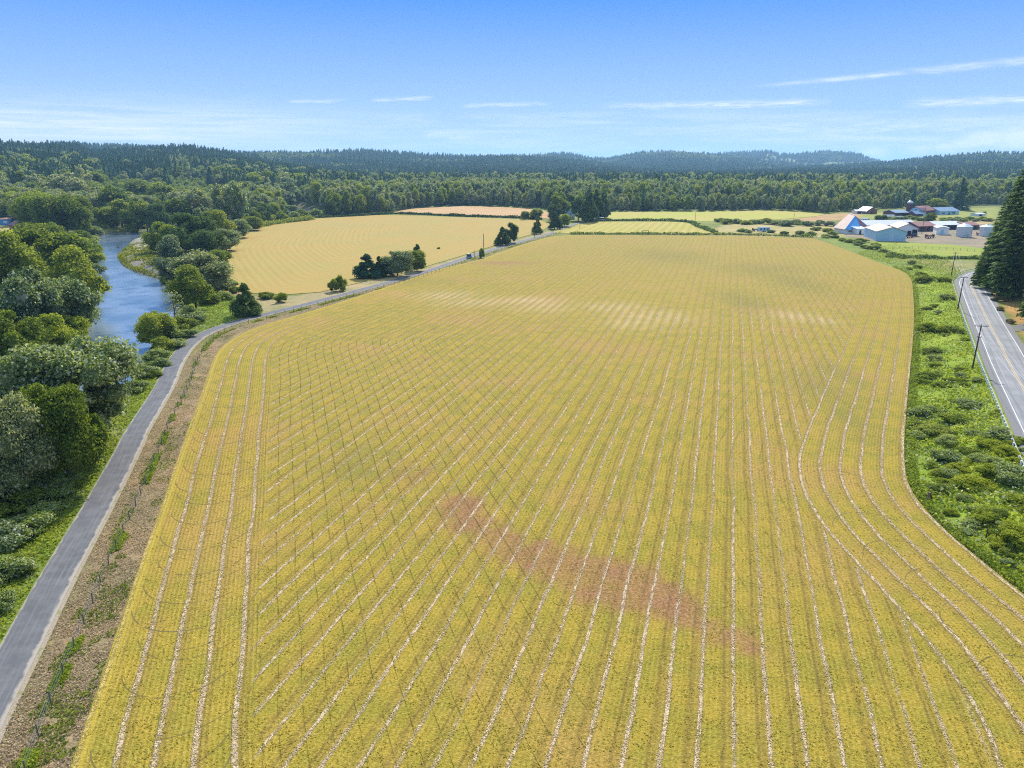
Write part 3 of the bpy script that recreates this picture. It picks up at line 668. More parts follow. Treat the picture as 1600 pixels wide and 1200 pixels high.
ribbon_obj('highway', ROADC, -4.8, 4.9, ROADZ, highway_mat(), 8)
wp, yp = paint_mat('white_road_paint', (0.66, 0.66, 0.64), 0.75), paint_mat('yellow_road_paint', (0.52, 0.36, 0.14), 0.7)
for nm, o, mt_ in (('edge_line_marking', -3.45, wp), ('edge_line_marking', 3.3, wp), ('centre_line_marking', -0.2, yp), ('centre_line_marking', 0.1, yp)):
    ribbon_obj(nm, ROADC, o, o+0.12, ROADZ+0.006, mt_)
# gravel driveway leaving the highway to the right
DR = smooth_line(GL([(1572, 515), (1590, 513), (1612, 508), (1660, 500)], ROADZ), 2)
ribbon_obj('driveway', DR, -2.2, 2.2, ROADZ-0.012, gravel_mat('driveway_gravel', (0.13, 0.13, 0.13), (0.22, 0.21, 0.2)))
# turning arcs left by the tractor on both headlands
def arcs():
    m = simple('tyre_mark_soil', (0.14, 0.105, 0.032), 0.95, 0.35, 3)
    Vs, Fs, k = [], [], 0
    def arc(c, r, a0, a1, wd=0.12):
        nonlocal k
        if (a1-a0) > 1.2:
            t = a0; r += random.uniform(-.4, .4)
            while t < a1:
                e_ = min(a1, t+random.uniform(.25, 1.1)); arc(c, r, t, e_, wd*random.uniform(.7, 1.2)) if e_-t > 0.08 else None; t = e_+random.uniform(.04, .3)
            return
        n = 10; a = np.linspace(a0, a1, n); L = np.stack([c[0]+r*np.cos(a), c[1]+r*np.sin(a)*1.0], 1)
        V, Fq, _ = ribbon(L, -wd/2, wd/2, 0.037); Vs.append(V); Fs.append(Fq+k); k += len(V)
    s = np.concatenate([[0], np.cumsum(np.linalg.norm(np.diff(SL, axis=0), axis=1))])
    for i in range(1, 24):
        t = 6+i*5.3+random.uniform(-.6, .6); p = np.array([np.interp(t, s, SL[:, 0]), np.interp(t, s, SL[:, 1])]); q = np.array([np.interp(t+1, s, SL[:, 0]), np.interp(t+1, s, SL[:, 1])])
        T = q-p; Nn = np.array([T[1], -T[0]]); c = p+Nn*(6.6+random.uniform(-.5, .5)); a = math.atan2(T[1], T[0])
        arc(c+T*random.uniform(1, 4), random.uniform(4.8, 5.9), a+math.pi*0.55, a+math.pi*1.42)
        if i % 2: arc(c+T*1.0, 6.6, a+math.pi*0.95, a+math.pi*1.6, 0.07)
    s = np.concatenate([[0], np.cumsum(np.linalg.norm(np.diff(SR, axis=0), axis=1))])
    for px, py in [(1290, 718), (1345, 792), (1395, 838), (1465, 885), (1528, 942), (1600, 1040)]:
        c = np.array(G(px+22, py+38)); arc(c, 4.4, R(30), R(200), 0.11)
    struct(mesh_np('tyre_tracks', np.concatenate(Vs), np.concatenate(Fs), m))
arcs()

# ------------------------------------------------------------------ river
def water():
    m, n = mat_new('river_water'); t = n.add('ShaderNodeTexCoord').outputs['Object']; mp = n.add('ShaderNodeMapping'); mp.inputs['Scale'].default_value = (1, 0.45, 1); n.l.new(t, mp.inputs[0])
    a = n.noise(mp.outputs[0], 1.1, 5, 0.65, dist=0.4); b = n.noise(t, 0.05, 3); e = n.noise(t, 0.2, 3)
    c = n.mix(n.ramp(b, 0.35, 0.65), (0.09, 0.14, 0.20), (0.18, 0.23, 0.30)); c = n.mix(n.ramp(e, 0.3, 0.45, 0.5, 0), c, (0.03, 0.08, 0.12))
    return finish(m, n, principled(n, c, 0.09, 0.5, bump(n, a, 0.2, 0.4)))
V, K = [], []
lo = GL([(-400, 1000), (560, 316)], -2)
V = np.array([[-260, 40, -2.0], [30, 40, -2.0], [30, 760, -2.0], [-330, 760, -2.0]])
def water_sheet():
    m = water(); pts = []; Fs = []; k = 0
    for pl in (RIVER, RIVER2):
        c = pl.mean(0)
        bm_pl = pl
        # widen under the banks
        nx = np.roll(bm_pl, -1, 0)-np.roll(bm_pl, 1, 0); nx /= np.linalg.norm(nx, axis=1)[:, None]+1e-9; nn = np.stack([nx[:, 1], -nx[:, 0]], 1)
        area = 0.5*np.sum(bm_pl[:, 0]*np.roll(bm_pl[:, 1], -1)-np.roll(bm_pl[:, 0], -1)*bm_pl[:, 1])
        ex = bm_pl+nn*(1.5 if area > 0 else -1.5); pts.append(ex)
    bm = bmesh.new()
    for ex in pts:
        vs = [bm.verts.new((p[0], p[1], -2.0)) for p in ex]; es = [bm.edges.new((vs[i], vs[(i+1) % len(vs)])) for i in range(len(vs))]
        bmesh.ops.triangle_fill(bm, use_beauty=True, edges=es)
    o = obj_bm('river', bm, m); 
    me = o.data
    if me.polygons and me.polygons[0].normal.z < 0: me.flip_normals()
    struct(o)
water_sheet()

# ------------------------------------------------------------------ foliage builders
def leaf_quads(C, Nrm, size, aspect=0.75, jit=0.6, r=rng):
    """one small quad per point C, facing about Nrm"""
    n = len(C); Nn = Nrm+r.normal(0, jit, (n, 3)); Nn /= np.linalg.norm(Nn, axis=1)[:, None]+1e-9
    t = np.cross(Nn, r.normal(0, 1, (n, 3))); t /= np.linalg.norm(t, axis=1)[:, None]+1e-9; b = np.cross(Nn, t)
    s = (size*(0.6+0.8*r.random(n)))[:, None] if np.isscalar(size) else size[:, None]
    a, c = t*s*0.5, b*s*0.5*aspect; k = Nn*s*0.12
    V = np.stack([C-a-c*0.6, C+a*0.2-c+k, C+a+c*0.5, C-a*0.3+c+k], 1).reshape(-1, 3)
    return V, np.arange(4*n).reshape(-1, 4)
def crown_broad(H, W, lobes, leaves, size, base=0.18, seed=0, top=0.5, lump=0.22, cone=False):
    """crown of rounded clumps of leaves around the limbs"""
    r = np.random.default_rng(seed); z0 = H*base; cz = z0+(H-z0)*0.5; hz = (H-z0)*0.5
    C = []
    while len(C) < lobes:
        p = r.normal(0, 1, 3); p /= np.linalg.norm(p); q = p*(0.5+0.48*r.random())
        if cone:
            t = r.random()**1.35; an = r.random()*6.283; pr = (1-t)**0.8*0.86+0.06; rd = W*0.5*pr*(0.55+0.45*r.random()**.5)
            C.append([rd*math.cos(an), rd*math.sin(an), z0+H*0.10+(H*0.86-z0)*t]); continue
        if q[2] < 0:
            hh = math.hypot(q[0], q[1])+1e-6; k_ = max(hh, 0.62)/hh; q = np.array([q[0]*k_, q[1]*k_, q[2]])
        wz = max(0.08, 1.0-0.42*max(0, q[2])*top-0.25*max(0, -q[2]))
        C.append([q[0]*W*0.5*wz*(0.85+0.3*r.random()), q[1]*W*0.5*wz*(0.85+0.3*r.random()), cz+q[2]*hz*0.92])
    C = np.array(C); rad = np.minimum(W, H)*lump*(0.42+1.0*r.random(lobes)**1.3)*(np.clip(1.25-C[:, 2]/H, 0.35, 1) if cone else 1)
    k = r.choice(lobes, leaves*2, p=rad**2/np.sum(rad**2)); d = r.normal(0, 1, (leaves*2, 3)); d /= np.linalg.norm(d, axis=1)[:, None]
    d[:, 2] = np.where(d[:, 2] < -0.5, -d[:, 2], d[:, 2])
    P = C[k]+d*rad[k][:, None]*(0.74+0.56*r.random((leaves*2, 1))**1.6)*np.array([1, 1, 0.85])
    # drop leaves buried inside other clumps
    D = np.linalg.norm(P[:, None, :]-C[None], axis=2)/rad[None]; D[np.arange(len(P)), k] = 9
    keep = (D.min(1) > 0.72) & (P[:, 2] > z0*0.6); P, d = P[keep][:leaves], d[keep][:leaves]
    return leaf_quads(P, d*0.8+np.array([0, 0, .5]), size, 0.8, 0.8, r), C, rad
def icos(C, rad, sub=1, sq=0.85):
    bm = bmesh.new(); bmesh.ops.create_icosphere(bm, subdivisions=sub, radius=1); bv = np.array([v.co[:] for v in bm.verts]); bf = np.array([[v.index for v in f.verts] for f in bm.faces]); bm.free()
    V = (bv[None]*rad[:, None, None]*np.array([1, 1, sq])+C[:, None, :]).reshape(-1, 3); Fq = (bf[None]+(np.arange(len(C))*len(bv))[:, None, None]).reshape(-1, 3)
    return V, np.column_stack([Fq, Fq[:, 2]])
def mesh_from(name, parts, mat):
    """parts = [(V, quads)], triangles given as quads with the last index repeated; builds the mesh data only"""
    Vs, tri, quad, k = [], [], [], 0
    for V, Fq in parts:
        Vs.append(V); t = Fq[:, 2] == Fq[:, 3]; tri.append(Fq[t][:, :3]+k); quad.append(Fq[~t]+k); k += len(V)
    V = np.concatenate(Vs).astype(np.float32); tri = np.concatenate(tri); quad = np.concatenate(quad)
    me = bpy.data.meshes.new(name); me.vertices.add(len(V)); me.vertices.foreach_set('co', V.ravel())
    L = np.concatenate([tri.ravel(), quad.ravel()]).astype(np.int32); me.loops.add(len(L)); me.loops.foreach_set('vertex_index', L)
    st = np.concatenate([np.arange(len(tri))*3, len(tri)*3+np.arange(len(quad))*4]).astype(np.int32)
    me.polygons.add(len(st)); me.polygons.foreach_set('loop_start', st); me.update(calc_edges=True); me.materials.append(mat)
    return me
def conifer_parts(H, W, leaves, seed=0, base=0.06, size=0.7, droop=0.35, gap=0.0, pw=0.85):
    """drooping sprays along whorled boughs"""
    r = np.random.default_rng(seed); n = leaves
    levels = max(7, int(H/0.9)); lv = r.random(n)**1.25  # more low down
    zl = np.floor(lv*levels)/levels; z = base*H+(H*(1-base))*zl
    ang_n = 9; bough = r.integers(0, ang_n, n); lev = np.round(zl*levels).astype(int)
    ph = (lev*2.399+bough*2*math.pi/ang_n+0.35*np.sin(lev*12.9+bough*78.2)); 
    blen = (0.72+0.5*np.abs(np.sin(lev*37.7+bough*17.3+seed)))
    Rr = W*0.5*(1-zl)**pw*blen+0.12
    t = 0.12+0.88*np.sqrt(r.random(n)); rad = Rr*t
    P = np.stack([rad*np.cos(ph), rad*np.sin(ph), z-droop*rad*t+0.25*Rr*t*t], 1)
    side = np.stack([-np.sin(ph), np.cos(ph), 0*ph], 1)*(r.normal(0, 0.16, n)*(0.4+Rr*0.5))[:, None]
    P += side+r.normal(0, 0.06*size, (n, 3)); P[:, 2] += r.normal(0, 0.12, n)
    out = np.stack([np.cos(ph), np.sin(ph), -0.25-0.1*t], 1); out /= np.linalg.norm(out, axis=1)[:, None]
    up = np.array([0, 0, 1.0])+r.normal(0, 0.45, (n, 3))+out*0.35
    tt = out+r.normal(0, .25, (n, 3)); b = np.cross(up, tt); b /= np.linalg.norm(b, axis=1)[:, None]; tt /= np.linalg.norm(tt, axis=1)[:, None]
    s = (size*(0.6+0.8*r.random(n))*(0.45+0.55*(1-zl)))[:, None]
    V = np.stack([P-tt*s*0.4, P-b*s*0.3+tt*s*0.1, P+tt*s*0.75-np.array([0, 0, .12])*s, P+b*s*0.3+tt*s*0.1], 1).reshape(-1, 3)
    return V, np.arange(4*n).reshape(-1, 4)
def cone_core(H, W, base, seg=9):
    a = np.arange(seg)*2*math.pi/seg; rr = W*0.5*0.5*(0.85+0.3*np.abs(np.sin(a*3.1)))
    V = np.vstack([np.column_stack([rr*np.cos(a), rr*np.sin(a), np.full(seg, H*base)]), [[0, 0, H*0.97], [0, 0, H*base]]])
    Fq = [[i, (i+1) % seg, seg, seg] for i in range(seg)]+[[(i+1) % seg, i, seg+1, seg+1] for i in range(seg)]
    return V, np.array(Fq)
def trunk_bm(H, r0, limbs=0, spread=3.0, seed=0, lean=0.3):
    r = random.Random(seed); bm = bmesh.new(); p = Vector((0, 0, -0.4)); n = 5; r_ = r0
    pts = [p]
    for i in range(n):
        p = p+Vector((r.uniform(-lean, lean)*.4, r.uniform(-lean, lean)*.4, (H+0.4)/n)); pts.append(p)
    for i in range(n): tube(bm, pts[i], pts[i+1], r0*(1-i/n*0.75), r0*(1-(i+1)/n*0.75), 7)
    for k in range(limbs):
        i = r.randint(1, n-1); q = pts[i]; a = r.uniform(0, 6.28); L = spread*r.uniform(.6, 1)
        m = q+Vector((math.cos(a)*L*.5, math.sin(a)*L*.5, L*.45)); e = q+Vector((math.cos(a)*L, math.sin(a)*L, L*.95))
        tube(bm, q, m, r0*.38, r0*.22, 5); tube(bm, m, e, r0*.22, r0*.06, 5)
    return bm

def mesh_of(bm, name, mat):
    me = bpy.data.meshes.new(name); bm.to_mesh(me); bm.free(); me.materials.append(mat); return me
PROTO = {}
def proto(key, H, W, me_crown, me_trunk): PROTO.setdefault(key, []).append((H, W, me_crown, me_trunk))
def broad_proto(key, n, H, W, lobes, leaves, size, base=0.15, mat='leaf_green', lump=0.22, core=0.72, seed0=0, top=0.5, sub=1, cone=False):
    for i in range(n):
        (lv, C, rad) = crown_broad(H, W, lobes, leaves, size, base, seed0+i*13+len(key), top, lump, cone)
        me = mesh_from('crown', [lv, icos(C, rad*core, sub)], M[mat])
        proto(key, H, W, me, mesh_of(trunk_bm(H*0.72, H*0.02+0.1, 5, W*0.3, seed0+i), 'trunk', M['bark']))
broad_proto('near', 3, 15, 14, 46, 26000, 0.36, 0.05, 'leaf_silver', 0.17, 0.80, 1)
broad_proto('mid', 4, 12, 11, 34, 9000, 0.42, 0.04, 'leaf_green', 0.19, 0.82, 50)
broad_proto('far', 5, 18, 12, 30, 2600, 0.8, 0.02, 'leaf_green', 0.19, 0.72, 90, 0.8)
broad_proto('shrub', 4, 4, 6, 22, 3600, 0.30, 0.0, 'leaf_green', 0.26, 0.8, 130)
broad_proto('open', 1, 8, 5, 16, 420, 0.30, 0.2, 'leaf_pale', 0.2, 0.0, 170)
def con_proto(key, n, H, W, leaves, size, base, mat, seed0, droop=0.35):
    for i in range(n):
        me = mesh_from('crown', [conifer_parts(H, W, leaves, seed0+i, base, size, droop, 0, 0.6 if key == 'fir' else 0.85), cone_core(H, W, base+0.02)], M[mat])
        proto(key, H, W, me, mesh_of(trunk_bm(H*0.9, H*0.011+0.08, 0, 1, seed0+i, 0.1), 'trunk', M['bark']))
con_proto('fir', 3, 38, 14, 20000, 1.0, 0.05, 'needle_near', 7)
broad_proto('dense', 2, 10, 6.5, 60, 8000, 0.4, 0.0, 'leaf_dark', 0.20, 0.78, 17, 1, 1, True)
con_proto('farfir', 4, 30, 9.5, 900, 2.3, 0.04, 'needle', 27)

def put_tree(kind, x, y, H, W, mat=None, name='tree', label='', cat='tree', group=None, z=None, sub=True, i=None, rz=None):
    pr = PROTO[kind]; h0, w0, mc, mt = pr[(i if i is not None else random.randrange(len(pr))) % len(pr)]
    z = gz(x, y) if z is None else z
    e = empty(name, (x, y, z-0.1), random.uniform(0, 6.28) if rz is None else rz); e.scale = (W/w0, W/w0, H/h0)
    tag(e, label, cat, group)
    c = link(bpy.data.objects.new('crown', mc), e)
    if mat: c.material_slots[0].link = 'OBJECT'; c.material_slots[0].material = M[mat]
    if sub: link(bpy.data.objects.new('trunk', mt), e)
    return e
def tree_px(kind, px, base, top, wpx, mat, name, label, cat='tree', group=None, z0=0.0, **k):
    P = G(px, base, z0); H = max(1.0, height_for(P, top, z0)); P = ((px-800)/F*(P[1]*CP+(HC-z0-H*0.5)*SP), P[1]); W = wpx/ppm(P, z0)
    return put_tree(kind, P[0], P[1], H, W, mat, name, label, cat, group, **k)

# ---- trees that the photograph shows one by one: kind, px, base row, top row, width px, leaves, name, label
T = [
 ('near', 114, 715, 524, 170, 'leaf_silver', 'broadleaf_tree', 'big dark silvery tree with the broadest crown beside the river bend and trail'),
 ('near', 94, 760, 592, 112, 'leaf_green', 'broadleaf_tree', 'bushy green tree in front of the big silvery tree by the trail'),
 ('near', 2, 790, 614, 112, 'leaf_pale', 'broadleaf_tree', 'grey-green tree cut by the picture edge left of the bushy trail tree'),
 ('near', -50, 700, 560, 110, 'leaf_silver', 'broadleaf_tree', 'half hidden tree at the picture edge above the gravel bar'),
 ('mid', 40, 700, 600, 70, 'leaf_dark', 'broadleaf_tree', 'dark tree wedged between the big silvery tree and the picture edge'),
 ('mid', 62, 452, 356, 112, 'leaf_green', 'broadleaf_tree', 'broad sunlit tree topping the west bank clump beside the river'),
 ('mid', 122, 480, 385, 78, 'leaf_green', 'broadleaf_tree', 'round tree leaning over the river from the west bank clump'),
 ('mid', 20, 478, 372, 95, 'leaf_green', 'broadleaf_tree', 'yellow-green tree at the picture edge in the west bank clump'),
 ('mid', 92, 520, 418, 88, 'leaf_silver', 'broadleaf_tree', 'dark grey-leaved tree in the middle of the west bank clump'),
 ('mid', 38, 535, 418, 85, 'leaf_silver', 'broadleaf_tree', 'pale-tipped tree low in the west bank clump near the picture edge'),
 ('mid', 8, 575, 470, 80, 'leaf_green', 'broadleaf_tree', 'lowest tree of the west bank clump at the picture edge'),
 ('mid', 118, 505, 440, 52, 'leaf_green', 'broadleaf_tree', 'small tree at the water edge under the round leaning tree'),
 ('mid', 70, 545, 474, 66, 'leaf_bright', 'broadleaf_tree', 'light green bush-like tree above the yellow river bank grass'),
 ('mid', 105, 530, 474, 46, 'leaf_bright', 'broadleaf_tree', 'small light green tree next to the river at the foot of the clump'),
 ('mid', 70, 410, 345, 70, 'leaf_green', 'broadleaf_tree', 'tree behind the broad sunlit tree on the west bank'),
 ('mid', 238, 532, 475, 54, 'leaf_green', 'broadleaf_tree', 'lone rounded tree standing at the river edge below the bay'),
 ('open', 271, 500, 452, 32, 'leaf_pale', 'bare_tree', 'thin nearly leafless tree at the water edge beside the lone rounded tree'),
 ('mid', 302, 484, 422, 60, 'leaf_green', 'broadleaf_tree', 'green round tree on the east bank right above the thin bare tree'),
 ('mid', 318, 458, 392, 82, 'leaf_pale', 'broadleaf_tree', 'olive shaggy tree on the east bank beside the hay field corner'),
 ('mid', 297, 400, 331, 62, 'leaf_dark', 'broadleaf_tree', 'tall dark rounded tree behind the gravel point of the river'),
 ('mid', 318, 405, 357, 56, 'leaf_dark', 'broadleaf_tree', 'low dark tree in front of the tall dark rounded one at the gravel point'),
 ('mid', 338, 380, 333, 44, 'leaf_green', 'broadleaf_tree', 'dome-shaped tree beside the hay field left corner'),
 ('mid', 252, 395, 346, 44, 'leaf_bright', 'broadleaf_tree', 'pale willow over the gravel point of the river'),
 ('mid', 268, 410, 372, 40, 'leaf_silver', 'broadleaf_tree', 'grey willow on the gravel point below the dark trees'),
 ('mid', 266, 432, 394, 34, 'leaf_silver', 'broadleaf_tree', 'small grey willow at the end of the gravel point'),
 ('mid', 338, 425, 388, 42, 'leaf_green', 'broadleaf_tree', 'bush-like tree touching the left edge of the hay field'),
 ('mid', 352, 392, 356, 40, 'leaf_silver', 'broadleaf_tree', 'silvery willow touching the hay field corner'),
 ('mid', 372, 372, 345, 36, 'leaf_silver', 'broadleaf_tree', 'silvery willow in the thicket behind the hay field corner'),
 ('mid', 392, 360, 338, 34, 'leaf_green', 'broadleaf_tree', 'low willow at the back corner of the hay field'),
 ('far', 345, 356, 286, 34, 'leaf_pale', 'poplar_tree', 'left one of two tall grey poplars behind the riverside thicket'),
 ('far', 366, 354, 281, 36, 'leaf_silver', 'poplar_tree', 'right and darker one of two tall grey poplars behind the riverside thicket'),
 ('far', 306, 350, 292, 44, 'leaf_pale', 'broadleaf_tree', 'rounded grey tree left of the two tall poplars'),
 ('far', 275, 352, 308, 44, 'leaf_green', 'broadleaf_tree', 'low broad tree left of the rounded grey tree'),
 ('far', 188, 356, 309, 46, 'leaf_green', 'broadleaf_tree', 'dome of leaves over the far river bend, leftmost of the bend group'),
 ('far', 207, 358, 304, 34, 'leaf_green', 'broadleaf_tree', 'tall tree in the middle of the far river bend group'),
 ('far', 226, 357, 306, 36, 'leaf_green', 'broadleaf_tree', 'right tree of the far river bend group'),
 ('far', 245, 358, 310, 34, 'leaf_dark', 'broadleaf_tree', 'dark tree at the right end of the far river bend group'),
 ('far', 146, 346, 301, 32, 'leaf_pale', 'broadleaf_tree', 'slim grey-green tree beside the little riverside meadow'),
 ('far', 172, 345, 288, 46, 'leaf_green', 'broadleaf_tree', 'tall tree behind the little riverside meadow'),
 ('mid', 118, 366, 305, 42, 'leaf_green', 'broadleaf_tree', 'right tree of the big green clump left of the far river bend'),
 ('mid', 92, 368, 303, 62, 'leaf_green', 'broadleaf_tree', 'middle tree of the big green clump left of the far river bend'),
 ('mid', 62, 364, 301, 70, 'leaf_bright', 'broadleaf_tree', 'widest tree of the big green clump left of the far river bend'),
 ('mid', 34, 352, 305, 40, 'leaf_pale', 'broadleaf_tree', 'left tree of the big green clump near the blue shed'),
 ('far', 104, 330, 273, 56, 'leaf_pale', 'broadleaf_tree', 'pale broad old tree towering over the green clump'),
 ('far', 132, 322, 268, 24, 'leaf_pale', 'broadleaf_tree', 'pale narrow tree right of the broad old tree'),
 ('farfir', 120, 322, 266, 20, 'needle', 'conifer_tree', 'dark conifer between the pale old tree and the narrow one'),
 ('farfir', 262, 318, 270, 20, 'needle', 'conifer_tree', 'dark conifer standing over the bright young wood'),
 ('farfir', 330, 312, 272, 20, 'needle', 'conifer_tree', 'dark conifer right of the bright young wood'),
 ('far', 222, 326, 287, 60, 'leaf_green', 'broadleaf_tree', 'wide flat-topped tree above the far river bend'),
 ('far', 252, 330, 288, 46, 'leaf_green', 'broadleaf_tree', 'right half of the flat-topped pair above the far river bend'),
 ('dense', 382, 493, 440, 38, 'leaf_dark', 'evergreen_tree', 'dark cone-shaped tree alone on the grass beside the trail bend'),
 ('dense', 573, 434, 395, 36, 'needle', 'evergreen_tree', 'ragged dark pine at the left end of the group on the hay field'),
 ('dense', 594, 432, 398, 24, 'leaf_dark', 'evergreen_tree', 'narrow dark tree second from the left in the group on the hay field'),
 ('mid', 620, 431, 390, 42, 'leaf_silver', 'broadleaf_tree', 'silver-tipped round tree in the middle of the group on the hay field'),
 ('mid', 651, 423, 391, 26, 'leaf_green', 'broadleaf_tree', 'green round tree at the right end of the group on the hay field'),
 ('dense', 652, 417, 380, 20, 'leaf_dark', 'evergreen_tree', 'tallest dark tree behind the right end of the group on the hay field'),
 ('shrub', 521, 456, 438, 15, 'leaf_green', 'shrub', 'left one of the two small round shrubs beside the trail'),
 ('shrub', 532, 454, 431, 18, 'leaf_green', 'shrub', 'right and taller one of the two small round shrubs beside the trail'),
 ('shrub', 440, 473, 460, 20, 'leaf_bright', 'shrub', 'low green bush on the verge right of the cone-shaped tree'),
 ('shrub', 416, 466, 456, 26, 'leaf_green', 'shrub', 'flat dark bush at the near corner of the hay field'),
 ('shrub', 685.5, 389, 385.5, 5, 'leaf_green', 'shrub', 'tiny bush alone out on the hay field'),
 ('dense', 785, 383, 353, 20, 'leaf_dark', 'evergreen_tree', 'lower left tree of the pair beside the far trail and pole'),
 ('mid', 798, 379, 347, 20, 'leaf_dark', 'broadleaf_tree', 'upper right tree of the pair beside the far trail and pole'),
 ('dense', 839, 365, 338, 15, 'leaf_dark', 'evergreen_tree', 'slim dark tree beside the trail between the pair and the farmyard'),
 ('dense', 867, 358, 329, 19, 'leaf_dark', 'evergreen_tree', 'pointed dark tree beside the trail just before the farmyard'),
 ('mid', 882, 354, 333, 20, 'leaf_green', 'broadleaf_tree', 'rounded tree right of the pointed one before the farmyard'),
 ('mid', 820, 343, 329, 14, 'leaf_green', 'broadleaf_tree', 'small round tree on the hedge behind the hay field'),
 ('mid', 837, 342, 325, 20, 'leaf_green', 'broadleaf_tree', 'larger round tree on the hedge behind the hay field'),
 ('shrub', 752.5, 403, 388, 9, 'leaf_green', 'shrub', 'bush at the foot of the pole beside the trail'),
 ('far', 873, 342, 303, 28, 'leaf_green', 'broadleaf_tree', 'left tree over the farmhouse at the end of the trail'),
 ('mid', 866, 346, 318, 20, 'leaf_dark', 'broadleaf_tree', 'dark low tree left of the farmhouse'),
 ('mid', 893, 335, 304, 14, 'leaf_dark', 'broadleaf_tree', 'slim dark tree directly behind the farmhouse'),
 ('far', 904, 345, 306, 27, 'leaf_dark', 'broadleaf_tree', 'dark tree right of the farmhouse'),
 ('dense', 921, 347, 298, 28, 'leaf_dark', 'evergreen_tree', 'tall dark evergreen behind the parked white van'),
 ('dense', 932, 343, 293, 22, 'leaf_dark', 'evergreen_tree', 'tallest evergreen of the farmyard grove'),
 ('dense', 943, 341, 298, 20, 'leaf_dark', 'evergreen_tree', 'right-hand evergreen of the farmyard grove'),
 ('mid', 1377, 347, 336, 16, 'leaf_dark', 'broadleaf_tree', 'round dark tree between the tall barn and the far farm'),
 ('mid', 1454, 346, 332, 18, 'leaf_green', 'broadleaf_tree', 'dark bushy tree in front of the red barn with the silo'),
 ('mid', 1450, 348, 341, 14, 'leaf_dark', 'broadleaf_tree', 'low dark bush left under the bushy tree at the red barn'),
 ('far', 1463, 327, 309, 28, 'leaf_bright', 'broadleaf_tree', 'light green round tree right behind the red barn'),
 ('farfir', 1502, 328, 276, 27, 'needle', 'conifer_tree', 'big dark conifer alone behind the grey farm roofs'),
 ('farfir', 1470, 322, 284, 18, 'needle', 'conifer_tree', 'dark conifer left of the big one behind the farm roofs'),
 ('mid', 1538, 336, 330, 7, 'leaf_green', 'broadleaf_tree', 'tiny round tree beside the white shed in the far pasture'),
]
for k_, px, b, t, wp_, mt_, nm, lb in T: tree_px(k_, px, b, t, wp_, mt_, nm, lb, cat='bush' if nm == 'shrub' else 'tree')
# ---- firs on the slope right of the highway
firs = [(1557, 437, 322, 44), (1563, 442, 276, 62), (1576, 450, 240, 76), (1600, 462, 215, 90), (1600, 458, 300, 50), (1650, 486, 260, 60), (1566, 446, 300, 50), (1665, 500, 215, 96), (1680, 520, 290, 74), (1549, 431, 352, 34), (1590, 447, 228, 80), (1625, 455, 205, 84), (1700, 560, 205, 110)]
flab = ['small fir at the lower left of the roadside firs', 'fir whose slanting side faces the grain bins', 'tall fir cut by the picture edge over the highway bend',
        'tall fir mostly past the picture edge', 'short fir in front near the driveway', 'fir nearest the driveway mouth', 'middle fir of the roadside group', 'big fir past the edge behind the driveway',
        'fir past the edge beside the driveway', 'farthest left fir where the highway disappears', 'fir behind the tall edge fir', 'fir in the back row at the picture edge', 'nearest fir right of the driveway']
for (px, b, t, wd), lb in zip(firs, flab):
    P = G(px, b, 3.0); z = gz(*P); P = G(px, b, z); z = gz(*P); P = G(px, b, z)
    put_tree('fir', P[0], P[1], height_for(P, t, z), wd/ppm(P, z)*1.1, 'needle_near', 'fir_tree', lb, 'fir tree', 'firs on the slope beside the highway', z=z)

# ---- woods: individuals along the front, the mass behind as instances
FRONT = GL([(395, 352), (420, 346), (488, 339), (560, 336), (600, 333.5), (615, 331.5), (645, 325), (690, 322.5), (730, 321), (800, 323), (850, 326), (950, 330), (1100, 330), (1200, 328.3), (1290, 333), (1345, 329), (1400, 325), (1450, 322), (1560, 320), (1700, 318)])
def front_r(az_): 
    a = np.arctan2(FRONT[:, 0], FRONT[:, 1]); r = np.hypot(FRONT[:, 0], FRONT[:, 1]); return np.interp(az_, a, r)
wood, seen = [], []
def far_ok(x, y, m=6): 
    P = np.array([[x, y]]); 
    return all(sdist(P, q)[0] < -m for q in (LF, TF, SF, PF, RIVER, RIVER2))
rr_ = random.Random(5)
cells = set()
def free(x, y, s):
    k = (int(x//s), int(y//s))
    if any((k[0]+i, k[1]+j) in cells for i in (0,) for j in (0,)): return False
    cells.add(k); return True
# valley wood
n_try = 0
for _ in range(9000):
    a_ = rr_.uniform(math.atan((480-800)/1133), math.atan((1640-800)/1133)); f0 = float(front_r(a_)); r_ = f0+2+rr_.random()**1.5*(1330-f0)
    x, y = r_*math.sin(a_), r_*math.cos(a_)
    if not free(x, y, 8.5): continue
    pxh = 800+1133*math.tan(a_); dep = r_-f0
    if y < 900 and not far_ok(x, y, 3): continue
    if pxh < 502 and r_ < 720: continue
    H = rr_.uniform(12, 21) if dep < 22 else rr_.uniform(16, 26)
    if pxh > 950 and dep < 45: H = rr_.uniform(12, 17)
    if pxh > 1330 and dep < 30: H = rr_.uniform(9, 15)
    fir = (dep > 330 and rr_.random() < 0.75) or rr_.random() < 0.04
    if dep > 330: H = rr_.uniform(24, 31)
    elif fir: H = rr_.uniform(20, 27)
    wood.append((x, y, H*(1 if not fir else 1.0), H*rr_.uniform(.36, .58) if not fir else H*0.32, 'fir' if fir else 'broad', dep))
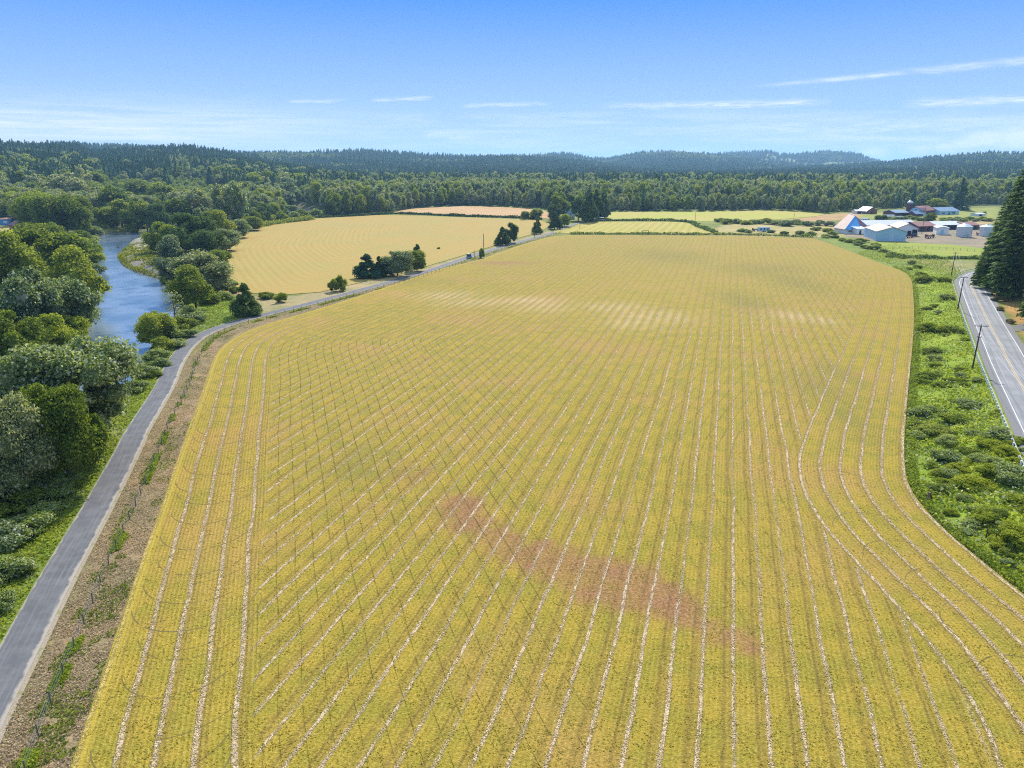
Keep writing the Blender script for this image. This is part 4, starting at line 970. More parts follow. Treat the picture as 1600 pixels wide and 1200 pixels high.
# river wood on the left between the meadows and the hill
for _ in range(9000):
    a_ = rr_.uniform(-0.82, math.atan((480-800)/1133)); r_ = 470+rr_.random()**0.9*900
    x, y = r_*math.sin(a_), r_*math.cos(a_); pxh = 800+1133*math.tan(a_)
    f0 = np.interp(pxh, [-200, 0, 40, 60, 140, 170, 300, 400, 480], [640, 640, 640, 560, 560, 590, 560, 520, 560])
    if r_ < f0 or not free(x, y, 9): continue
    if y < 900 and not far_ok(x, y, 4): continue
    if 434 < pxh < 502 and r_ < 720: continue
    low_ = 150 < pxh < 345 and 690 < r_ < 1120
    if 150 < pxh < 345 and 1115 < r_ < 1430 and fbm(np.array([x/60]), np.array([y/60]), 37)[0] > 0.36: continue
    if 155 < pxh < 345 and 880 < r_ < 1290: H = rr_.uniform(10, 15); k_ = 'bright' if rr_.random() < .8 else 'fir'
    elif r_ > 900: H = rr_.uniform(22, 30); k_ = 'fir' if rr_.random() < 0.8 else 'broad'
    else:
        k_ = 'fir' if rr_.random() < 0.10 else 'broad'; H = rr_.uniform(13, 21) if r_ > 640 else rr_.uniform(9, 14)
    if low_: H = rr_.uniform(8, 12); k_ = 'bright' if rr_.random() < .5 else 'broad'
    wood.append((x, y, H, H*(rr_.uniform(.55, .85) if k_ != 'fir' else .32), k_, r_-f0))
wood.sort(key=lambda q: math.hypot(q[0], q[1]))
ind_b = [q for q in wood if q[4] != 'fir'][:205]; ind_f = [q for q in wood if q[4] == 'fir'][:60]
ids = {id(q) for q in ind_b+ind_f}
ind_b.sort(key=lambda q: math.atan2(q[0], q[1])); ind_f.sort(key=lambda q: math.atan2(q[0], q[1]))
mats_b = ['leaf_green', 'leaf_silver', 'leaf_pale', 'leaf_green', 'leaf_dark']
for i, q in enumerate(ind_b):
    put_tree('far', q[0], q[1], q[2], q[3], rr_.choice(mats_b), 'broadleaf_tree', f'{ordinal(i+1)} broadleaf tree from the left along the front of the valley wood', 'tree', 'broadleaf trees along the front of the valley wood')
for i, q in enumerate(ind_f):
    put_tree('farfir', q[0], q[1], q[2], q[3], 'needle', 'conifer_tree', f'{ordinal(i+1)} dark conifer from the left among the trees of the valley wood', 'tree', 'conifers in the valley wood')
rest = [q for q in wood if id(q) not in ids]

def gn_scatter(name, pts, meshes, label, mats=None):
    """points: x y z scale_xy scale_z kind rot ; one object of stuff that instances the crowns of the standing trees"""
    pts = np.array(pts, np.float32); me = bpy.data.meshes.new(name); me.vertices.add(len(pts)); me.vertices.foreach_set('co', np.ascontiguousarray(pts[:, :3]).ravel())
    a = me.attributes.new('sc', 'FLOAT_VECTOR', 'POINT'); a.data.foreach_set('vector', np.ascontiguousarray(pts[:, [3, 3, 4]]).ravel())
    a = me.attributes.new('kind', 'INT', 'POINT'); a.data.foreach_set('value', pts[:, 5].astype(np.int32))
    a = me.attributes.new('rot', 'FLOAT_VECTOR', 'POINT'); rt = np.zeros((len(pts), 3), np.float32); rt[:, 2] = pts[:, 6]; a.data.foreach_set('vector', rt.ravel())
    o = link(bpy.data.objects.new(name, me)); tag(o, label, None, None, 'stuff')
    ng = bpy.data.node_groups.new(name, 'GeometryNodeTree'); ng.interface.new_socket('Geometry', in_out='INPUT', socket_type='NodeSocketGeometry'); ng.interface.new_socket('Geometry', in_out='OUTPUT', socket_type='NodeSocketGeometry')
    gi, go = ng.nodes.new('NodeGroupInput'), ng.nodes.new('NodeGroupOutput'); ip = ng.nodes.new('GeometryNodeInstanceOnPoints')
    j = ng.nodes.new('GeometryNodeJoinGeometry')
    # joined in reverse link order, so link the last first
    for src in reversed(meshes):
        oi = ng.nodes.new('GeometryNodeObjectInfo'); oi.inputs['Object'].default_value = src; oi.inputs['As Instance'].default_value = True; ng.links.new(oi.outputs['Geometry'], j.inputs[0])
    def na(nm, tp):
        n = ng.nodes.new('GeometryNodeInputNamedAttribute'); n.data_type = tp; n.inputs[0].default_value = nm; return n.outputs[0]
    ng.links.new(gi.outputs[0], ip.inputs['Points']); ng.links.new(j.outputs[0], ip.inputs['Instance']); ip.inputs['Pick Instance'].default_value = True
    ng.links.new(na('kind', 'INT'), ip.inputs['Instance Index']); ng.links.new(na('sc', 'FLOAT_VECTOR'), ip.inputs['Scale']); ng.links.new(na('rot', 'FLOAT_VECTOR'), ip.inputs['Rotation'])
    ng.links.new(ip.outputs[0], go.inputs[0]); md = o.modifiers.new('scatter', 'NODES'); md.node_group = ng
    return o
# sources: crowns of trees that stand in the wood
def crown_sources(kind, mat_list, cat_name):
    out = []
    for k, (h0, w0, mc, mt) in enumerate(PROTO[kind]):
        for mt_ in mat_list:
            for o in bpy.data.objects:
                if o.name.startswith('crown') and o.data is mc and o.material_slots[0].material is M[mt_]: out.append((o, h0, w0)); break
    return out
srcB = crown_sources('far', ['leaf_green', 'leaf_silver', 'leaf_pale'], 'b'); srcY = crown_sources('far', ['leaf_bright'], 'y'); srcF = crown_sources('farfir', ['needle'], 'f')
pts = []
for q in rest:
    src = srcF if q[4] == 'fir' else srcY if (q[4] == 'bright' or rr_.random() < .06) else srcB; k = rr_.randrange(len(src)); o_, h0, w0 = src[k]
    pts.append((q[0], q[1], 0, q[3]/w0, q[2]/h0, k+(len(srcB) if src is srcF else len(srcB)+len(srcF) if src is srcY else 0), rr_.uniform(0, 6.28)))
pts = np.array(pts, float); pts[:, 2] = ground_h(pts[:, 0], pts[:, 1])-0.3
gn_scatter('distant_woodland', pts, [s[0] for s in srcB+srcF+srcY], 'mass of trees filling the valley behind the front row')
# conifer forest over the hills
hp = []
n = 90000
a_ = rng.uniform(-0.70, 0.70, n); r_ = np.exp(rng.uniform(math.log(1000), math.log(6300), n))
x, y = r_*np.sin(a_), r_*np.cos(a_); h = hills(x, y); clr = clearcut(x, y)
flatk = h < 3
keep = ~(clr & (rng.random(n) < 0.93)) & ~((flatk) & (r_ < 1330)) & (rng.random(n) < np.clip(0.25+r_/2600, 0, 1.0))
dr_ = hills(x*1.01, y*1.01)-h
keep &= (dr_ > -0.012*r_) 
x, y, h, r_ = x[keep], y[keep], h[keep], r_[keep]
keep2 = ~((r_ < 1125) & (800+1133*np.tan(np.arctan2(x, y)) > 150) & (800+1133*np.tan(np.arctan2(x, y)) < 345)); x, y, h, r_ = x[keep2], y[keep2], h[keep2], r_[keep2]
dec = (fbm(x/160, y/160, 61) > 0.56) & (rng.random(len(x)) < 0.75)
for i in range(len(x)):
    s = srcB if dec[i] else srcF; k = random.randrange(len(s)); H = (random.uniform(16, 22) if dec[i] else random.uniform(19, 30)); W = H*(0.6 if dec[i] else random.uniform(.30, .40))*(1+max(0, r_[i]-2500)/4000)
    hp.append((x[i], y[i], h[i]-0.5, W/s[k][2], H/s[k][1], k+(0 if s is srcB else len(srcB)), random.uniform(0, 6.28)))
print('hill trees', len(hp), 'wood', len(wood), 'rest', len(rest))
gn_scatter('hillside_forest', hp, [s[0] for s in srcB+srcF], 'conifer forest covering the hills behind the valley')

# ------------------------------------------------------------------ bushes
def bush(px, base, wpx, mat, label, group, hr=0.55, kind='shrub', z0=0.0, cat='bush', name='bush'):
    z = gz(*G(px, base, z0)); P = G(px, base, z); z = gz(*P); W = wpx/ppm(P, z)
    return put_tree(kind, P[0], P[1], W*hr, W, mat, name, label, cat, group, z=z, sub=False)
DITCH = [(1424, 413, 12), (1433, 419, 12), (1446, 441, 24), (1475, 440, 18), (1480, 467, 20), (1460, 478, 11), (1466, 488, 11), (1449, 484, 15), (1452, 518, 28), (1487, 517, 30), (1507, 531, 13), (1455, 552, 26),
         (1462, 563, 20), (1448, 592, 30), (1471, 604, 22), (1503, 588, 20), (1438, 598, 24), (1515, 635, 32), (1438, 650, 30), (1455, 645, 24), (1495, 660, 38), (1462, 678, 42), (1480, 690, 30), (1436, 684, 26), (1560, 682, 38),
         (1545, 696, 30), (1478, 718, 36), (1520, 762, 46), (1584, 752, 56), (1550, 812, 34), (1590, 838, 48), (1500, 730, 30), (1548, 740, 34), (1468, 742, 22), (1410, 404, 13), (1395, 398, 14), (1380, 394, 14), (1366, 390, 15), (1352, 388, 14),
         (1340, 383, 14), (1328, 379, 13), (1316, 376, 12), (1345, 378, 16), (1368, 384, 12), (1420, 422, 10), (1388, 402, 10), (1437, 430, 14), (1600, 790, 40), (1530, 720, 26), (1575, 710, 28)]
_dz = GL([(1425, 430), (1480, 420), (1490, 450), (1505, 510), (1535, 590), (1590, 680), (1640, 780), (1600, 900), (1500, 830), (1430, 740), (1425, 640), (1432, 540)]); _r = random.Random(3)
while len(DITCH) < 130:
    px = _r.uniform(1425, 1630); py = _r.uniform(430, 900)
    if inside(np.array([G(px, py)]), _dz)[0] and _r.random() < (700-abs(py-760))/700: DITCH.append((px, py, _r.uniform(5.5, 13)*(py-250)/220))
DITCH.sort(key=lambda q: -q[1])
for i, (px, b, wd) in enumerate(DITCH):
    mt_ = ['bramble', 'leaf_bright', 'lush', 'bramble', 'lush', 'leaf_green', 'bramble', 'leaf_bright'][(i*5+i//7) % 8]
    bush(px, b, wd*1.15, mt_, f'{ordinal(i+1)} bush from the near end of the ditch beside the mown field', 'bushes in the ditch beside the mown field', random.uniform(.26, .42))
LB = [(18, 800, 70), (62, 782, 56), (92, 770, 50), (8, 850, 70), (40, 838, 60), (5, 905, 60), (30, 890, 46), (0, 950, 44), (70, 806, 40), (212, 612, 30), (225, 588, 30), (243, 563, 32), (255, 546, 34), (268, 530, 36), (283, 516, 34),
      (298, 507, 32), (252, 572, 24), (240, 590, 22), (276, 542, 26), (292, 527, 24), (310, 500, 26), (330, 474, 30), (350, 468, 24), (352, 452, 24), (362, 446, 16), (366, 457, 18), (298, 492, 26), (316, 470, 30), (285, 470, 26), (262, 448, 20)]
LB.sort(key=lambda q: -q[1])
for i, (px, b, wd) in enumerate(LB):
    bush(px, b, wd*1.1, ['bramble', 'bramble', 'leaf_green', 'leaf_silver'][i % 4], f'{ordinal(i+1)} bush from the near end of the bank between river and trail', 'bushes on the bank between river and trail', 0.5)
WB = [(150, 372, 20), (128, 382, 30), (142, 384, 24), (126, 398, 34), (146, 402, 30), (136, 416, 36), (150, 430, 22), (148, 455, 24), (138, 480, 26), (128, 505, 26), (112, 520, 24), (95, 548, 30), (60, 562, 34), (20, 610, 40), (30, 550, 30), (160, 365, 14), (180, 362, 12), (262, 380, 20), (250, 366, 18),
      (275, 372, 22), (282, 420, 22), (276, 438, 18), (300, 440, 24), (402, 350, 20), (420, 347, 18), (440, 344, 18), (460, 342, 16), (410, 342, 26), (430, 338, 30), (448, 338, 26), (472, 340, 18), (495, 338, 16), (515, 337, 16)]
WB.sort(key=lambda q: -q[1])
for i, (px, b, wd) in enumerate(WB):
    bush(px, b, wd*1.15, ['leaf_green', 'leaf_bright', 'leaf_silver', 'bramble'][i % 4], f'{ordinal(i+1)} shrub upstream from the near end of the river margin', 'shrubs along the river margin', 0.6, z0=-1, cat='shrub', name='shrub')
FB = [(1505, 346, 14), (1515, 344, 14), (1525, 346, 12), (1535, 345, 14), (1545, 346, 14), (1495, 345, 14), (1484, 344, 12), (1474, 346, 14), (1440, 345, 14), (1430, 343, 12), (1420, 342, 14), (1410, 343, 12), (1400, 344, 12), (1390, 343, 10),
      (1308, 354, 12), (1295, 353, 16), (1280, 352, 18), (1262, 353, 18), (1245, 351, 20), (1228, 353, 22), (1212, 351, 20), (1196, 350, 20), (1180, 350, 18), (1165, 351, 16), (1150, 349, 18), (1136, 350, 18), (1125, 347, 16), (1160, 362, 14),
      (1170, 364, 12), (1205, 364, 12), (1225, 366, 12), (1250, 366, 14), (1268, 368, 14), (1290, 372, 14), (1305, 372, 12), (1292, 362, 16), (1300, 366, 14), (1275, 360, 14), (1535, 360, 10), (1530, 358, 10)]
FB.sort(key=lambda q: q[0])
for i, (px, b, wd) in enumerate(FB):
    bush(px, b, wd*1.1, ['bramble', 'leaf_green', 'leaf_silver'][i % 3], f'{ordinal(i+1)} thicket bush from the left around the barns and sheds', 'thicket bushes around the barns', 0.36)
SB = [(1555, 470, 12), (1562, 485, 12), (1578, 505, 14), (1545, 452, 8)]
for i, (px, b, wd) in enumerate(SB):
    bush(px, b, wd, 'drygrass', f'{ordinal(i+1)} rust-coloured dry bush down the slope right of the highway', 'dry bushes right of the highway', 0.5, z0=2)

# ------------------------------------------------------------------ hedges and weedy fence lines
def hedge(L, wd, ht, per_m, size, mat, label, name='hedge', z=0.0):
    L = smooth_line(L, 3); s = np.concatenate([[0], np.cumsum(np.linalg.norm(np.diff(L, axis=0), axis=1))]); n = int(s[-1]*per_m)
    t = rng.random(n)*s[-1]; P = np.stack([np.interp(t, s, L[:, 0]), np.interp(t, s, L[:, 1])], 1)+rng.normal(0, wd/3, (n, 2))
    hh = ht*(0.25+1.1*fbm(t/4, t*0, 71)); zz = rng.random(n)*hh+z; C = np.column_stack([P, zz])
    V, Fq = leaf_quads(C, np.tile([0, -.5, .8], (n, 1)), size, 0.8, .7)
    o = mesh_np(name, V, Fq, M[mat]); tag(o, label, 'hedge' if name == 'hedge' else 'weeds'); return o
hedge(GL([(892, 366), (1000, 366), (1120, 367), (1200, 368.5), (1272, 371)]), 1.8, 1.6, 26, 0.7, 'leaf_green', 'weedy green hedge along the far end of the big mown field')
hedge(GL([(480, 341.5), (560, 337.6), (620, 334.5), (720, 338.2), (800, 340.6), (846, 343)]), 2.5, 2.2, 22, 1.1, 'leaf_dark', 'dark hedge between the golden hay field and the pinkish stubble')
hedge(GL([(918, 346.2), (960, 345), (1066, 346.3), (1092, 355), (1118, 364.5)]), 2.5, 2.0, 24, 1.0, 'leaf_dark', 'hedge around the far side of the small striped paddock')
hedge(GL([(1390, 403.5), (1440, 404), (1500, 404.5), (1548, 404)]), 2.2, 2.0, 30, 0.7, 'leaf_dark', 'dark hedge below the bright green pasture')
hedge(GL([(405, 355), (430, 350), (487, 343.5)]), 5, 3.5, 50, 1.0, 'leaf_green', 'thick hedge along the back left edge of the golden hay field')
# ------------------------------------------------------------------ ground cover nobody could count
def cover(name, outline, n, size, ht, mat, label, thr=0.0, sc_=6.0, upright=0.5, seed=0, z0=0.0, avoid=True, poly_=None, keepf=None, dens=110, strip=None):
    if strip is not None:
        L, a_, b_ = strip; T_ = np.gradient(L, axis=0); T_ /= np.linalg.norm(T_, axis=1)[:, None]; Nn_ = np.stack([T_[:, 1], -T_[:, 0]], 1)
        w_ = np.clip(60/np.hypot(L[:-1, 0], L[:-1, 1]), 0, 1)**1.6*(L[:-1, 1] > 22); i_ = rng.choice(len(L)-1, n*3, p=w_/w_.sum()); t_ = rng.random((n*3, 1))
        P = L[i_]*(1-t_)+L[i_+1]*t_+Nn_[i_]*(a_+(b_-a_)*rng.random((n*3, 1))); pl = np.array([[-1e4, -1e4], [1e4, -1e4], [1e4, 1e4], [-1e4, 1e4]]); dens = 1e9
    else:
        pl = GL(outline, z0) if poly_ is None else poly_
        lo, hi = pl.min(0), pl.max(0)
        P = lo+rng.random((n*4, 2))*(hi-lo)
    # more plants close to the camera where they can be told apart
    P = P[inside(P, pl)]
    dd = np.hypot(P[:, 0], P[:, 1]); P = P[rng.random(len(P)) < np.clip(dens/dd, 0.05, 1)]
    f = fbm(P[:, 0]/sc_, P[:, 1]/sc_, 80+seed); P, f = P[f > thr], f[f > thr]
    if avoid:
        k = (line_dist(P, PATHC)[0] > 1.95) & (line_dist(P, ROADC)[0] > 5.8) & (sdist(P, FIELD) < -0.1)
        k &= (sdist(P, RIVER) < -0.6); P, f = P[k], f[k]
    if keepf is not None: k = keepf(P); P, f = P[k], f[k]
    P, f = P[:n], f[:n]
    zz = ground_h(P[:, 0], P[:, 1])+rng.random(len(P))*ht*np.clip(0.3+(f-thr)*3.0, 0.3, 1.6)
    V, Fq = leaf_quads(np.column_stack([P, zz]), np.tile([0.0, -upright, 1.0], (len(P), 1)), size, 0.7, .75)
    V2 = V.reshape(-1, 4, 3)
    o = mesh_np(name, V2.reshape(-1, 3), Fq, M[mat]); tag(o, label, None, None, 'stuff'); return o
DZ = [(1330, 397), (1400, 380), (1480, 405), (1500, 425), (1496, 448), (1512, 500), (1545, 586), (1602, 668), (1690, 800), (1800, 950), (1720, 1000), (1600, 925), (1540, 880), (1440, 790), (1415, 757), (1414, 700), (1424, 560), (1428, 500), (1424, 440), (1390, 412)]
cover('lush_grass', DZ, 110000, 0.42, 0.45, 'lush', 'bright yellow-green grass filling the ditch beside the highway', 0.36, 6, 0.4, 1)
cover('undergrowth', DZ, 80000, 0.36, 1.1, 'bramble', 'tangled darker brambles in the ditch beside the highway', 0.44, 5, 0.3, 2)
cover('dry_grass', DZ, 12000, 0.36, 0.5, 'drygrass', 'dry pale grass patches among the ditch greenery', 0.60, 4, 0.3, 3)
def strip_poly(L, a, b):
    T = np.gradient(L, axis=0); T /= np.linalg.norm(T, axis=1)[:, None]; Nn = np.stack([T[:, 1], -T[:, 0]], 1); return np.vstack([L+Nn*a, (L+Nn*b)[::-1]])
rimR = SR[(SR[:, 1] < 300) & (SR[:, 1] > 30)]
sgn = 1 if strip_poly(rimR, 1, 2)[:, 0].mean() > rimR[:, 0].mean() else -1
cover('rim_grass', None, 12000, 0.30, 0.5, 'leaf_bright', 'tall green grass along the right rim of the mown field', 0.2, 3, 0.5, 4, strip=(rimR, 0.1*sgn, 1.6*sgn))
VZ = [(-260, 1180), (-160, 900), (0, 740), (110, 690), (190, 600), (222, 572), (236, 540), (258, 505), (310, 466), (345, 462), (392, 466), (410, 486), (368, 500), (320, 515), (288, 540), (255, 598), (206, 685), (80, 895), (-60, 1150)]
cover('verge_grass', VZ, 60000, 0.34, 0.35, 'leaf_bright', 'bright green grass on the verge between river and trail', 0.30, 5, 0.4, 5)
cover('undergrowth', VZ, 40000, 0.36, 0.9, 'bramble', 'brambles on the bank between river and trail', 0.50, 6, 0.3, 6)
cover('dry_grass', VZ, 14000, 0.30, 0.4, 'drygrass', 'dry straw-coloured grass along the verge of the trail', 0.60, 4, 0.3, 7)
BS = strip_poly(PATHC, 2.3, 9.0)
cover('dry_grass', None, 60000, 0.15, 0.10, 'drystrip', 'dry straw and soil strip between trail and mown field', 0.30, 2.0, 0.2, 8, strip=(PATHC, 2.2, 8.6))
fenceL = strip_poly(PATHC, 4.3, 5.4)
cover('fence_grass', None, 20000, 0.26, 0.5, 'leaf_bright', 'green tufts growing along the trail fence', 0.50, 4.0, 0.4, 9, strip=(PATHC, 4.2, 5.3))
cover('fence_grass', None, 9000, 0.20, 0.25, 'leaf_green', 'darker weeds along the trail fence', 0.54, 2.2, 0.4, 10, strip=(PATHC, 3.4, 8.4))
GP = [(183, 398), (201, 388), (228, 384), (262, 400), (285, 432), (300, 446), (284, 447), (262, 440), (228, 431), (199, 419)]
cover('gold_weeds', GP, 9000, 0.8, 1.1, 'goldweed', 'yellow-green weeds on the gravel point of the river', 0.475, 3.6, 0.3, 11, z0=-2, avoid=False, dens=900, keepf=lambda P: sdist(P, RIVER) < -0.3)
shore = lambda P: (sdist(P, RIVER) < -0.3) & (sdist(P, RIVER) > -2.6)
cover('gold_weeds', [(182, 400), (205, 412), (262, 430), (292, 436), (300, 452), (262, 446), (225, 436), (178, 412)], 6000, 0.7, 0.9, 'goldweed', 'yellow rim of weeds at the water edge of the gravel point', 0.2, 3.0, 0.3, 12, z0=-2, avoid=False, dens=900, keepf=shore)
cover('bank_growth', [(-120, 560), (20, 540), (120, 500), (150, 430), (152, 380), (130, 370), (90, 420), (60, 520), (-120, 540)], 12000, 0.5, 0.9, 'leaf_green', 'green growth under the west bank trees', 0.3, 5, 0.3, 13, z0=-1, avoid=False, keepf=lambda P: sdist(P, RIVER) < -0.5)
cover('gold_weeds', [(-80, 545), (0, 535), (40, 540), (34, 560), (0, 572), (-80, 590)], 5000, 0.5, 0.6, 'goldweed', 'yellow weeds beside the gravel bar at the picture edge', 0.3, 3, 0.3, 14, avoid=False)
cover('slope_grass', [(1542, 430), (1556, 440), (1575, 470), (1602, 510), (1640, 560), (1700, 620), (1760, 640), (1700, 520), (1600, 440), (1560, 425)], 9000, 0.5, 0.5, 'drygrass', 'rusty dry grass on the slope right of the highway', 0.3, 3, 0.4, 15, z0=2)

# ------------------------------------------------------------------ loose straw along the rows and stubble between them
M['straw'] = foliage('straw', (0.45, 0.32, 0.18), (0.74, 0.59, 0.40), trans=0.32, patch=0.5)
M['stubble'] = foliage('stubble', (0.26, 0.22, 0.024), (0.50, 0.37, 0.06), trans=0.35, patch=0.25)
def on_field(P, m=0.4): return inside(P, FIELD) & (line_dist(P, SL)[0] > m) & (line_dist(P, SR)[0] > m)
def near_pts(n, far=150):
    y = 27+rng.random(n)**1.35*(far-27); x = (rng.random(n)-.5)*1.62*(y+14); return x, y
def straw_rows():
    x, y = near_pts(230000, 170); u = x*math.cos(MAIN_AZ)-y*math.sin(MAIN_AZ); v = x*math.sin(MAIN_AZ)+y*math.cos(MAIN_AZ)
    kk = np.round(u/2.62-0.5); ul = 2.62*(kk+.5)+rng.normal(0, 1, len(u))*(0.07+0.12*fbm(v/5.0, kk*2.3, 109, 2))-wobble(x, y)
    x, y = ul*math.cos(MAIN_AZ)+v*math.sin(MAIN_AZ), -ul*math.sin(MAIN_AZ)+v*math.cos(MAIN_AZ)
    P = np.stack([x, y], 1); m = on_field(P); m[m] &= (line_dist(P[m], SL)[0] > 14.5) & (line_dist(P[m], SR)[0] > 14.8)
    g = fbm(v/1.6+kk*3.1, kk*7.7, 101, 3); g2 = fbm(v/14.0, kk*5.3, 103, 2); m &= (g > 0.43) & (rng.random(len(x)) < np.clip((g2-0.16)*2.6, 0.06, 1))
    out = [P[m]]
    for L, sg in ((SL, 1), (SR, 1)):
        T = np.gradient(L, axis=0); T /= np.linalg.norm(T, axis=1)[:, None]; Nn = np.stack([T[:, 1], -T[:, 0]], 1)
        if not inside((L+Nn*3)[len(L)//3][None], FIELD)[0]: Nn = -Nn
        i = rng.integers(0, len(L)-1, 80000); t = rng.random(len(i)); k = rng.integers(1, 5, len(i)); B = L[i]*(1-t)[:, None]+L[i+1]*t[:, None]; Nb = Nn[i]
        dist = 2.75*(k+.5)-1.1+rng.normal(0, .12, len(i)); Q = B+Nb*dist[:, None]; Q = Q-Nb*wobble(Q[:, 0], Q[:, 1])[:, None]
        g = fbm((i+t)*1.6+k*9.1, k*4.4, 105, 3); q = (g > 0.44) & on_field(Q) & (Q[:, 1] < 190) & (rng.random(len(i)) < np.clip(95/np.hypot(Q[:, 0], Q[:, 1]), 0, 1)**1.5)
        q[q] &= np.abs(line_dist(Q[q], L)[0]-dist[q]) < 0.8
        out.append(Q[q])
    P = np.concatenate(out); n = len(P); C = np.column_stack([P, 0.038+rng.random(n)*0.035])
    V, Fq = leaf_quads(C, np.tile([0, 0, 1.0], (n, 1)), 0.13, 0.45, .22)
    tag(mesh_np('straw_rows', V, Fq, M['straw']), 'pale loose straw lying in rows on the mown field', None, None, 'stuff'); print('straw', n)
    x, y = near_pts(130000, 130); P = np.stack([x, y], 1); P = P[on_field(P)]
    g = fbm(P[:, 0]/1.1, P[:, 1]/1.1, 107, 3); P = P[(g > 0.42)]
    keep = rng.random(len(P)) < 0.8; P = P[keep]; n = len(P); C = np.column_stack([P, 0.034+rng.random(n)*0.03])
    V, Fq = leaf_quads(C, np.tile([0, 0, 1.0], (n, 1)), 0.15, 0.6, .25)
    tag(mesh_np('stubble', V, Fq, M['stubble']), 'short green and yellow stubble between the straw rows', None, None, 'stuff'); print('stubble', n)
straw_rows()

# ------------------------------------------------------------------ fences, guardrail, poles
def line_at(L, off):
    T = np.gradient(L, axis=0); T /= np.linalg.norm(T, axis=1)[:, None]; return L+np.stack([T[:, 1], -T[:, 0]], 1)*off
def resample(L, sp):
    s = np.concatenate([[0], np.cumsum(np.linalg.norm(np.diff(L, axis=0), axis=1))]); t = np.arange(0, s[-1], sp)
    return np.stack([np.interp(t, s, L[:, 0]), np.interp(t, s, L[:, 1])], 1)
def post_mesh(name, w_, h_, mat, square=False):
    bm = bmesh.new()
    if square: box(bm, -w_, w_, -w_, w_, -0.3, h_)
    else: tube(bm, (0, 0, -0.3), (0.02, 0.01, h_), w_, w_*0.85, 7)
    return mesh_of(bm, name, mat)
def wire_fence(L, sp, h_, label, w_=0.06, wires=(0.4, 0.75, 1.1), maxp=100, rail_r=0.012):
    P = resample(L, sp); e = empty('wire_fence', (P[0][0], P[0][1], 0)); tag(e, label, 'fence'); me = post_mesh('post', w_, h_, M['post_wood'])
    o0 = Vector((P[0][0], P[0][1], 0))
    order = sorted(range(len(P)), key=lambda i: math.hypot(*P[i]))
    near_, rest_ = order[:maxp], order[maxp:]
    for i in near_:
        o = link(bpy.data.objects.new('post', me), e); o.location = (P[i][0]-o0.x, P[i][1]-o0.y, gz(*P[i])); o.rotation_euler = (random.uniform(-.08, .08), random.uniform(-.08, .08), 0)
    if rest_:
        bm = bmesh.new()
        for i in rest_: tube(bm, (P[i][0]-o0.x, P[i][1]-o0.y, -.3), (P[i][0]-o0.x, P[i][1]-o0.y, h_), w_, w_, 5)
        tag(obj_bm('post', bm, M['post_wood'], e), kind='stuff')
    bm = bmesh.new(); zs = [gz(*p) for p in P]
    for hz in wires:
        for i in range(len(P)-1): tube(bm, (P[i][0]-o0.x, P[i][1]-o0.y, zs[i]+hz), (P[i+1][0]-o0.x, P[i+1][1]-o0.y, zs[i+1]+hz), rail_r, rail_r, 3)
    obj_bm('wire', bm, M['grey_metal'], e); return e
tr = PATHC[(PATHC[:, 1] > 30)]
wire_fence(line_at(tr, 4.8)[::1], 3.6, 1.25, 'post and wire fence along the strip between the trail and the mown field')
wire_fence(GL([(1395, 388), (1440, 388.5), (1480, 390), (1520, 393), (1545, 395)]), 3.2, 1.3, 'low wire fence between the farmyard and the bright green pasture', 0.09)
wire_fence(GL([(893, 366.6), (1000, 366.8), (1120, 367.8), (1270, 371.6)]), 5.0, 1.3, 'wire fence in the weeds at the far end of the mown field', 0.09)

def guardrail():
    L = line_at(ROADC, 5.65); 
    T = 0
    e = empty('guardrail', (L[0][0], L[0][1], ROADZ)); tag(e, 'steel guardrail on posts along the ditch side of the highway', 'guardrail')
    L = L[(L[:, 1] > 30)]; P = resample(L[L[:, 0] < 330], 1.9); o0 = e.location
    bm = bmesh.new(); prof = [(0.0, 0.45), (0.05, 0.50), (0.0, 0.56), (0.0, 0.62), (0.05, 0.68), (0.0, 0.74)]
    V = []; TT = np.gradient(P, axis=0); TT /= np.linalg.norm(TT, axis=1)[:, None]; NN = np.stack([TT[:, 1], -TT[:, 0]], 1)
    for (ox, zz) in prof: V.append(np.column_stack([P-NN*ox-[o0.x, o0.y], np.full(len(P), zz)]))
    n = len(P); V = np.concatenate(V); Fq = []
    for k in range(len(prof)-1):
        i = np.arange(n-1); Fq.append(np.stack([k*n+i, k*n+i+1, (k+1)*n+i+1, (k+1)*n+i], 1))
    ra = mesh_np('rail', V, np.concatenate(Fq), simple('rail_steel', (0.66, 0.67, 0.68), .5, .08, 1), parent=e); md = ra.modifiers.new('s', 'SOLIDIFY'); md.thickness = 0.012
    bmp = bmesh.new(); box(bmp, -.10, .10, -.09, .09, -0.9, 0.72); me = mesh_of(bmp, 'post', M['white_paint'])
    for i in sorted(range(n), key=lambda i: math.hypot(*P[i]))[:100]:
        o = link(bpy.data.objects.new('post', me), e); q = P[i]+NN[i]*0.16; o.location = (q[0]-o0.x, q[1]-o0.y, 0); o.rotation_euler = (0, 0, math.atan2(TT[i][1], TT[i][0]))
guardrail()

